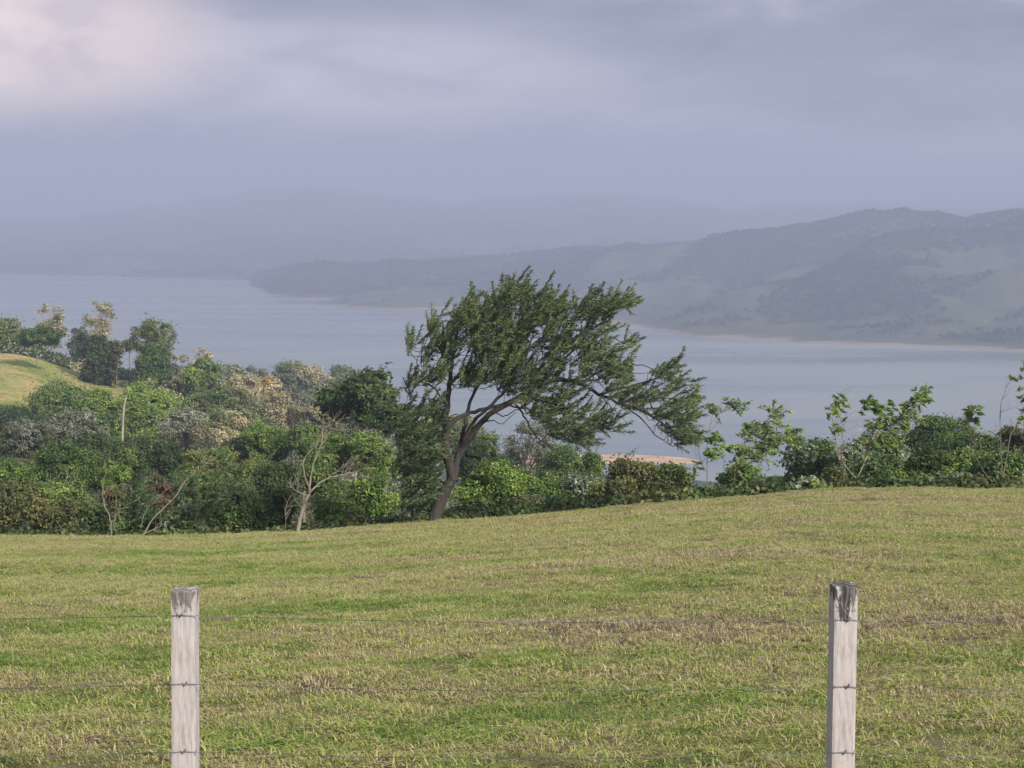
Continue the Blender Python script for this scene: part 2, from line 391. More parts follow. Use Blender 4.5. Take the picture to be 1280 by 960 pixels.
me = mesh_np('lake', np.stack([WX, WY, np.full_like(WX, LAKE_Z)], -1).reshape(-1, 3), grid_faces(25, 25), water_mat())
tag(obj('water', me), 'broad calm lilac grey lake below the pasture', 'water', kind='structure')

# ------------------------------------------------------------------ hills beyond the lake
def hill_mat():
    m, t = new_mat('hills')
    g = N(t, 'ShaderNodeNewGeometry'); sp = N(t, 'ShaderNodeSeparateXYZ'); L(t, g.outputs['Position'], sp.inputs[0])
    no = N(t, 'ShaderNodeTexNoise', ins={'Scale': 0.02, 'Detail': 8.0, 'Roughness': 0.65}); L(t, g.outputs['Position'], no.inputs['Vector'])
    forest = ramp(t, no.outputs[0], [(0.35, (.018, .03, .014)), (0.65, (.05, .07, .03))]).outputs[0]
    past = ramp(t, no.outputs[0], [(0.35, (.035, .052, .030)), (0.65, (.085, .096, .052))]).outputs[0]
    at_ = N(t, 'ShaderNodeAttribute', attribute_name='forest')
    c = mixc(t, at_.outputs['Fac'], past, forest)
    hh = math_(t, 'ADD', sp.outputs[2], math_(t, 'MULTIPLY_ADD', no.outputs[0], 8.0, -4.0))
    sh = ramp(t, math_(t, 'MULTIPLY_ADD', hh, 0.1, 15.0), [(0.16, 1.0), (0.34, 0.0)]).outputs[0]
    c = mixc(t, sh, c, (.24, .19, .145))
    p = N(t, 'ShaderNodeBsdfPrincipled'); p.inputs['Roughness'].default_value = 0.95; p.inputs['Specular IOR Level'].default_value = 0.1; L(t, c, p.inputs['Base Color'])
    o = N(t, 'ShaderNodeOutputMaterial'); L(t, p.outputs[0], o.inputs[0]); return m
HM = hill_mat()
def zat(py, Y): return -depr(py) * Y
def hill(cols, coast_px, coast_py, ridge_dY, sky_px, sky_py, u_n, s_n, seed, amp, name, label, back=1.6, forest_bias=0.0, shape=1.0):
    px = np.linspace(cols[0], cols[1], u_n); u = (px - 640) / 1900 / (CP)
    Yc = np.array([LAKE_Z / -depr(y) for y in np.interp(px, coast_px, coast_py)])
    Yr = Yc + ridge_dY(px)
    zr = np.array([zat(y, yy) for y, yy in zip(np.interp(px, sky_px, sky_py), Yr)])
    t = np.linspace(-0.05, back, s_n)
    Y = Yc[None, :] + (Yr - Yc)[None, :] * t[:, None]
    # a ragged coast
    X = u[None, :] * Y
    rag = (fbm(X / 130, Y / 130, seed + 50, 4) - .47) * 220 * 0.35
    Y2 = Y + rag * np.clip(1 - t[:, None] * 2, 0, 1)
    X = u[None, :] * Y2
    tt = np.clip(t, 0, 1)[:, None] ** shape
    f = tt * tt * (3 - 2 * tt) * .6 + tt * .4
    f = np.where(t[:, None] > 1, 1 - 0.5 * (t[:, None] - 1), f)
    h = (zr - LAKE_Z)[None, :] * f
    rid = np.abs(fbm(X / 420, Y2 / 420, seed, 5) - .47) * 2
    h = h + (0.30 - rid) * amp * 1.7 * np.clip(t[:, None] * 2.5, 0, 1) * np.where(t[:, None] > .8, np.clip(1 - (t[:, None] - .8) * 4, .15, 1), 1)
    h = h + (fbm(X / 90, Y2 / 90, seed + 5, 4) - .45) * 26 * np.clip(t[:, None] * 3, 0, 1)
    h = np.where(t[:, None] < 0.0, -4, h + 1.2)
    Z = LAKE_Z + h
    fo = fbm(X / 260, Y2 / 160, seed + 9, 4) + 0.25 * (tt - .4) + forest_bias
    forest = np.clip((fo - .385) / .09, 0, 1) * np.clip((Z - LAKE_Z - 5) / 4, 0, 1)
    me = mesh_np(name, np.stack([X, Y2, Z], -1).reshape(-1, 3), grid_faces(s_n, u_n), HM, smooth=True)
    a = me.attributes.new('forest', 'FLOAT', 'POINT'); a.data.foreach_set('value', forest.ravel().astype(np.float32))
    return tag(obj(name, me), label, 'hills', kind='structure')
right_hill = hill((300, 1750), [300, 318, 345, 400, 450, 530, 620, 700, 800, 870, 1000, 1150, 1280, 1750], [350, 358, 370, 381, 386, 391, 398, 403, 409, 421, 430, 433, 440, 452],
    lambda p: np.interp(p, [300, 400, 640, 900, 1280, 1750], [250, 900, 1500, 1300, 1150, 1100]),
    [300, 325, 380, 450, 560, 640, 800, 900, 960, 1030, 1085, 1120, 1165, 1200, 1240, 1280, 1500, 1750],
    [356, 342, 334, 333, 328, 325, 312, 301, 292, 280, 266, 264, 266, 276, 270, 264, 250, 262],
    420, 170, 11, 60, 'hills', 'hazy blue green wooded hills across the lake at the right', forest_bias=-0.01)
back_hill = hill((-700, 2000), [-700, 0, 150, 318, 700, 2000], [338, 344, 347, 352, 352, 350],
    lambda p: 4600 + 0 * p, [-700, 0, 110, 220, 300, 390, 470, 560, 640, 760, 900, 1200, 2000], [272, 285, 279, 266, 250, 242, 250, 262, 256, 250, 268, 258, 255],
    300, 110, 31, 130, 'hills', 'faint far mountain range fading into mist at the left', back=1.25, forest_bias=0.02)

# sand spit reaching into the lake
def sandbar():
    top = np.array([[640, 566], [700, 566.5], [760, 567.5], [800, 568.5], [835, 570.5], [862, 573.5], [874, 577]])
    bot = np.array([[640, 590], [700, 585], [760, 581], [800, 580], [835, 580], [862, 579.5], [874, 578]])
    n = 60; T = spline(top, n); B = spline(bot, n); rows = 14
    pts = []
    for j in range(rows):
        f = j / (rows - 1)
        for i in range(n):
            p = B[i] * (1 - f) + T[i] * f
            w = on_level(p[0], p[1], LAKE_Z)
            r = (math.sin(math.pi * f)) ** .6 * 1.6 - .25
            w[2] = LAKE_Z + r + (vnoise(w[0] / 9, w[1] / 9, 4) - .5) * .5
            w[0] += (vnoise(w[0] / 12, w[1] / 12, 8) - .5) * 6 * (1 if j in (0, rows - 1) else 0)
            pts.append(w)
    m, t = new_mat('sand')
    g = N(t, 'ShaderNodeNewGeometry'); no = N(t, 'ShaderNodeTexNoise', ins={'Scale': 0.08, 'Detail': 5.0}); L(t, g.outputs['Position'], no.inputs['Vector'])
    p = N(t, 'ShaderNodeBsdfPrincipled'); p.inputs['Roughness'].default_value = .95
    L(t, ramp(t, no.outputs[0], [(.35, (.36, .22, .12)), (.65, (.54, .36, .22))]).outputs[0], p.inputs['Base Color'])
    o = N(t, 'ShaderNodeOutputMaterial'); L(t, p.outputs[0], o.inputs[0])
    me = mesh_np('sand_spit', np.array(pts), grid_faces(rows, n), m, smooth=True)
    tag(obj('sand_spit', me), 'orange sand spit reaching into the lake behind the leaning tree', 'sand spit', kind='structure')
sandbar()

# ------------------------------------------------------------------ scatter by geometry nodes
PROTO = bpy.data.collections.new("prototypes")      # not linked into the scene
def scatter(name, base_me, protos, density, dens_attr, smin, smax, label, cat, tilt=0.2, seed=1, scale_attr=None, rz=6.283):
    coll = bpy.data.collections.new(name + "_prototypes")
    for p in protos: coll.objects.link(p)
    o = obj(name, base_me); tag(o, label, cat, kind='stuff')
    ng = bpy.data.node_groups.new(name, 'GeometryNodeTree')
    ng.interface.new_socket('Geometry', in_out='INPUT', socket_type='NodeSocketGeometry')
    ng.interface.new_socket('Geometry', in_out='OUTPUT', socket_type='NodeSocketGeometry')
    gi = ng.nodes.new('NodeGroupInput'); go = ng.nodes.new('NodeGroupOutput')
    di = ng.nodes.new('GeometryNodeDistributePointsOnFaces'); di.distribute_method = 'RANDOM'
    na = ng.nodes.new('GeometryNodeInputNamedAttribute'); na.data_type = 'FLOAT'; na.inputs[0].default_value = dens_attr
    mu = ng.nodes.new('ShaderNodeMath'); mu.operation = 'MULTIPLY'; mu.inputs[1].default_value = density
    ng.links.new(na.outputs[0], mu.inputs[0]); ng.links.new(mu.outputs[0], di.inputs['Density']); di.inputs['Seed'].default_value = seed
    ng.links.new(gi.outputs[0], di.inputs['Mesh'])
    ci = ng.nodes.new('GeometryNodeCollectionInfo'); ci.inputs[0].default_value = coll; ci.inputs['Separate Children'].default_value = True; ci.inputs['Reset Children'].default_value = True
    ip = ng.nodes.new('GeometryNodeInstanceOnPoints'); ip.inputs['Pick Instance'].default_value = True
    ng.links.new(di.outputs['Points'], ip.inputs['Points']); ng.links.new(ci.outputs[0], ip.inputs['Instance'])
    rr = ng.nodes.new('FunctionNodeRandomValue'); rr.data_type = 'FLOAT_VECTOR'
    rr.inputs[0].default_value = (-tilt, -tilt, -rz); rr.inputs[1].default_value = (tilt, tilt, rz)
    rs = ng.nodes.new('FunctionNodeRandomValue'); rs.data_type = 'FLOAT'
    rs.inputs[2].default_value = smin; rs.inputs[3].default_value = smax
    ng.links.new(rr.outputs[0], ip.inputs['Rotation'])
    if scale_attr:
        nb = ng.nodes.new('GeometryNodeInputNamedAttribute'); nb.data_type = 'FLOAT'; nb.inputs[0].default_value = scale_attr
        m2 = ng.nodes.new('ShaderNodeMath'); m2.operation = 'MULTIPLY'
        ng.links.new(nb.outputs[0], m2.inputs[0]); ng.links.new(rs.outputs[1], m2.inputs[1]); ng.links.new(m2.outputs[0], ip.inputs['Scale'])
    else: ng.links.new(rs.outputs[1], ip.inputs['Scale'])
    ng.links.new(ip.outputs[0], go.inputs[0])
    md = o.modifiers.new('scatter', 'NODES'); md.node_group = ng
    return o

# distant tree crowns on the hills
def crown_lump(name, mat, seed, n=170):
    r = np.random.default_rng(seed)
    d = unit(r.normal(size=(n, 3))); d[:, 2] = np.abs(d[:, 2]) * .9 + .0
    R = 1 + .45 * (vnoise(d[:, 0] * 2 + 5, d[:, 1] * 2 + d[:, 2] * 2 + 5, seed) - .5)
    pos = d * R[:, None] * np.array([5.5, 5.5, 6.5])
    pos[:, 2] += 3.0
    v, f = leaves(pos, d + r.normal(size=(n, 3)) * .3, 3.0, 2.4)
    me = mesh_np(name, v, f, mat); return bpy.data.objects.new(name, me)
M['hill'] = leaf_mat('leaf_hill', [(0, (.016, .026, .014)), (.5, (.028, .042, .022)), (1, (.05, .07, .034))], clump=.01, objvar=.5)
lumps = [crown_lump('hill_tree', M['hill'], 40 + i, 90) for i in range(5)]
for src, dens, sc, nm, lb in ((right_hill, 0.017, (0.28, .85), 'hill_forest', 'blue green forest covering the hills across the lake at the right'),
                              (back_hill, 0.0012, (1.0, 2.2), 'mountain_forest', 'faint forest on the far mountain range at the left')):
    scatter(nm, src.data.copy(), lumps, dens, 'forest', sc[0], sc[1], lb, 'forest', seed=3)

# ------------------------------------------------------------------ grass
def grass_mat():
    m, t = new_mat('grass_blades')
    g = N(t, 'ShaderNodeNewGeometry')
    a, b = pasture_nodes(t, g.outputs['Position'])
    f = math_(t, 'ADD', math_(t, 'MULTIPLY', a, 0.55), math_(t, 'MULTIPLY', b, 0.45))
    f = math_(t, 'ADD', f, math_(t, 'MULTIPLY_ADD', g.outputs['Random Per Island'], 0.42, -0.21))
    c = ramp(t, f, [(0.20, (.12, .085, .06)), (0.24, (.28, .22, .15)), (0.34, (.46, .375, .25)), (0.43, (.42, .36, .17)), (0.52, (.31, .315, .085)), (0.62, (.22, .27, .052)), (0.80, (.11, .20, .033))]).outputs[0]
    p = N(t, 'ShaderNodeBsdfPrincipled'); p.inputs['Roughness'].default_value = 0.55; p.inputs['Specular IOR Level'].default_value = 0.3; L(t, c, p.inputs['Base Color'])
    tr = N(t, 'ShaderNodeBsdfTranslucent'); L(t, c, tr.inputs[0])
    mx = N(t, 'ShaderNodeMixShader'); mx.inputs[0].default_value = .3; L(t, p.outputs[0], mx.inputs[1]); L(t, tr.outputs[0], mx.inputs[2])
    o = N(t, 'ShaderNodeOutputMaterial'); L(t, mx.outputs[0], o.inputs[0]); return m
GM = grass_mat()
def grass_tuft(name, seed, n, rad, h0, h1, lay=0.25, wid=(.0022, .0045)):
    r = np.random.default_rng(seed)
    rr = rad * np.sqrt(r.random(n)); an = r.random(n) * 6.283
    base = np.stack([rr * np.cos(an), rr * np.sin(an), np.full(n, -.01)], -1)
    h = h0 + (h1 - h0) * r.random(n); lying = r.random(n) < lay
    dirn = np.where(lying, r.normal(size=n) * .45 + np.where(r.random(n) < .5, 0, math.pi), r.random(n) * 6.283); out = np.stack([np.cos(dirn), np.sin(dirn), np.zeros(n)], -1)
    lean = np.where(lying, 1.7, 0.3 + .9 * r.random(n))[:, None]
    up = np.array([0, 0, 1.0]) * np.where(lying, .25, 1.0)[:, None]
    midp = base + (up + out * lean * .6) * h[:, None] * .55
    tip = base + (up + out * lean * 1.3) * h[:, None]
    midp[:, 2] = np.maximum(midp[:, 2], .008)
    side = np.stack([-np.sin(dirn), np.cos(dirn), np.zeros(n)], -1) * (wid[0] + (wid[1] - wid[0]) * r.random(n))[:, None]
    v = np.stack([base - side, base + side, midp + side * .8, midp - side * .8, tip], 1).reshape(-1, 3)
    k = np.arange(n)[:, None] * 5
    f = np.concatenate([k + np.array([[0, 1, 2]]), k + np.array([[0, 2, 3]]), k + np.array([[3, 2, 4]])], 0)
    return bpy.data.objects.new(name, mesh_np(name, v, f, GM))
def field_base(y0, y1, step):
    yy = np.arange(y0, y1, step); out = []
    hw = 0.42
    nxx = 330
    uu = np.linspace(-1, 1, nxx)
    Y, U = np.meshgrid(yy, uu, indexing='ij'); X = U * (Y * hw + 5.0)
    Z = ground(X, Y)
    return X, Y, Z
tufts = [grass_tuft('grass_tuft', 100 + i, 60, .13, .016, .036, lay=(.4, .6, .8, .5, .9, .45)[i]) for i in range(6)]
tall = [grass_tuft('grass_clump', 120 + i, 50, .06, .03, .075, lay=.1, wid=(.0025, .005)) for i in range(4)]
X, Y, Z = field_base(6.5, 46.3, .12)
me = mesh_np('grass', np.stack([X, Y, Z], -1).reshape(-1, 3), grid_faces(*X.shape), GM)
d = np.clip(1.25 - Y / 60, .55, 1.2) * np.clip(.25 + (fbm(X / .42, Y / .42, 63, 3) - .30) * 4.2, .45, 1.25)
def setattr_(me, name, arr):
    a = me.attributes.new(name, 'FLOAT', 'POINT'); a.data.foreach_set('value', np.asarray(arr).ravel().astype(np.float32))
setattr_(me, 'density', d)
gs = 0.68 + 0.62 * np.clip((fbm(X / .7, Y / .4, 60, 4) - .36) * 3.2, 0, 1) + Y / 90
setattr_(me, 'size', gs)
scatter('grass', me, tufts, 125.0, 'density', .7, 1.25, 'short mown grass mixed with straw covering the sloping pasture', 'grass', tilt=.25, seed=5, scale_attr='size', rz=.5)
me2 = mesh_np('grass', np.stack([X, Y, Z], -1).reshape(-1, 3), grid_faces(*X.shape), GM)
d2 = np.clip((fbm(X / 1.3, Y / .8, 70, 4) - .50) * 9, 0, 1) + np.clip((Y - 44) / 2, 0, 1) * 1.2
setattr_(me2, 'density', d2); setattr_(me2, 'size', 0.6 + Y / 70)
scatter('grass', me2, tall, 11.0, 'density', .6, 1.3, 'taller tufts of bright green grass in the sloping pasture', 'grass', tilt=.2, seed=8, scale_attr='size', rz=.5)

# ------------------------------------------------------------------ trees
def broadleaf(cx, top, wpx, hpx, Y, mat, name, label, cat, group, bark='bark_mid', leaf=None, dens=1.0, lobes=None, flat=0.75, open_=0.0, trunk_show=True, seed=None, dome=False, wind=0.25):
    r = np.random.default_rng(seed if seed is not None else int(cx * 31 + top * 7 + Y))
    global RNG
    keep = RNG; RNG = r
    s = Y / 1900.0
    Wd = wpx * s; H = hpx * s
    c = at(cx, top + hpx / 2, Y)
    gzv = gz(c[0], Y)
    base = np.array([c[0] - 0.08 * Wd, Y, gzv])
    cz = c[2] - gzv                                   # crown centre height over the base
    loc_c = np.array([0.08 * Wd, 0, cz])
    leaf = leaf or max(.095, Y * .00115)
    nl = lobes or int(np.clip(14 + Wd * 2.6, 16, 40))
    # lobe centres
    P = []
    while len(P) < nl:
        d = unit(r.normal(size=3)); rad = r.random() ** .45
        q = d * rad * np.array([.5 * Wd, .42 * Wd, .56 * H]) * .82
        if dome and q[2] < -0.1 * H and r.random() < .6: continue
        if q[2] < -.2 * H: q[:2] *= .8
        P.append(q)
    P = np.array(P)
    if cz < 1.4 * H and name != 'umbrella_tree':
        gap = max(0.0, cz - .42 * H)
        ex = [np.array([(r.random() - .5) * .75 * Wd, (r.random() - .5) * .6 * Wd, -.35 * H - gap * r.random()]) for _ in range(max(4, nl // 3))]
        P = np.vstack([P, ex]); nl = len(P)
    lr = np.clip(r.normal(.20, .06, nl), .09, .34) * min(Wd, H * 1.35)
    if open_ > 0: lr *= (1 - .45 * open_)
    lr = np.resize(lr, len(P)) * r.uniform(.8, 1.15, len(P))
    V = []; Fc = []; off = 0; MI = []
    second = {'dark': 'mid', 'mid': 'bright', 'bright': 'mid', 'olive': 'yellow', 'yellow': 'mid', 'tan': 'hazygreen', 'grey': 'olive', 'silver': 'mid', 'hazygreen': 'tan', 'lime': 'bright', 'orange': 'tan', 'brown': 'olive'}[mat]
    for q, R in zip(P, lr):
        n = int(dens * (1 - .6 * open_) * 1.5 * 4 * math.pi * R * R / (leaf * leaf * .62))
        n = int(np.clip(n, 50, 5200))
        d = unit(r.normal(size=(n, 3)) + np.array([0.1, 0, .35]))
        rad = R * (0.62 + .5 * r.random(n) ** .7) * (1 + .5 * (vnoise(d[:, 0] * 2.3 + q[0], d[:, 2] * 2.3 + d[:, 1] + 9, 3) - .5))
        pos = loc_c + q + d * rad[:, None] * np.where(r.random(n) < .10, 1.45, 1.0)[:, None] * np.array([1.08, 1.08, flat])
        keepm = vnoise(pos[:, 0] / (leaf * 4) + pos[:, 1] / (leaf * 5), pos[:, 2] / (leaf * 4), 12) > .24 + .34 * open_
        pos = pos[keepm]; d = d[keepm]; n = len(pos)
        nr = d * .7 + r.normal(size=(n, 3)) * .55 + np.array([0, 0, .35])
        al = r.normal(size=(n, 3)) * .8 + np.array([wind * 2, 0, -.3]) + d * .5
        sz = leaf * (.7 + .7 * r.random(n))
        v, f = leaves(pos, nr, sz * 1.25, sz * .72, al)
        V.append(v); Fc.append(f + off); off += len(v); MI += [1 if r.random() < .22 else 0] * len(f)
    ST = Tubes()
    if Y < 135:                                      # shoots that break the outline, bare or with a few leaves
        for k in range(int(16 + 5 * Wd)):
            i = r.integers(len(P)); q = P[i]; R = lr[i]
            d = unit(r.normal(size=3) * np.array([1, .7, 1]) + np.array([.35, -.35, .75]))
            a = loc_c + q + d * R * .5; ln = R * (.6 + .9 * r.random()); b = a + d * ln + np.array([.25 * ln, 0, .05])
            pts = spline([a, (a + b) / 2 + r.normal(size=3) * .06 * ln, b], 5)
            ST.add(pts, np.linspace(.011, .005, 5) * max(1, Y / 60), 4)
            m = int(r.integers(0, 22))
            if m:
                t = .45 + .6 * r.random(m); pos = a + (b - a) * t[:, None] + r.normal(size=(m, 3)) * leaf * .5
                v, f = leaves(pos, r.normal(size=(m, 3)) + np.array([0, -.3, .6]), leaf * 1.2 * (.7 + .6 * r.random(m)), leaf * .6, r.normal(size=(m, 3)) * .6 + np.array([.8, 0, -.1]))
                V.append(v); Fc.append(f + off); off += len(v); MI += [int(k % 3 == 0)] * m
    root = empty(name, base, label, cat, group)
    if ST.v:
        sv = np.concatenate(ST.v); sf = np.concatenate(ST.f); V.append(sv); Fc.append(sf + off); off += len(sv); MI += [2] * len(sf)
    cr = obj('crown', mesh_np('crown', np.concatenate(V), np.concatenate(Fc), [M[mat], M[second], M['bark_mid']], matidx=MI), root)
    T = Tubes()
    # trunk and limbs
    tr = float(np.clip(.018 * max(cz, H), .04, .24))
    fork = np.array([0.02 * Wd, 0, max(cz - H * .42, cz * .25)])
    T.add(spline([[0, 0, -.3], fork * np.array([.2, 1, .5]) + [r.normal() * .1, 0, 0], fork], 7), np.linspace(tr, tr * .75, 7), 7, .2)
    for q, R in list(zip(P, lr))[: (len(P) if open_ > 0 else 12)]:
        e = loc_c + q + np.array([0, 0, R * .3])
        mid = fork + (e - fork) * .5 + np.array([r.normal() * .06 * Wd, r.normal() * .06 * Wd, .02 * H])
        T.add(spline([fork, mid, e], 6), np.linspace(tr * .42, tr * .10, 6), 5, .1)
        if open_ > 0:
            for _ in range(4):
                e2 = e + unit(r.normal(size=3) + np.array([.3, 0, .6])) * R * 1.1
                T.add(spline([mid + (e - mid) * .6, (e + e2) / 2, e2], 4), np.linspace(tr * .12, tr * .04, 4), 4)
    obj('trunk', T.mesh('trunk', M[bark]), root)
    RNG = keep
    return root

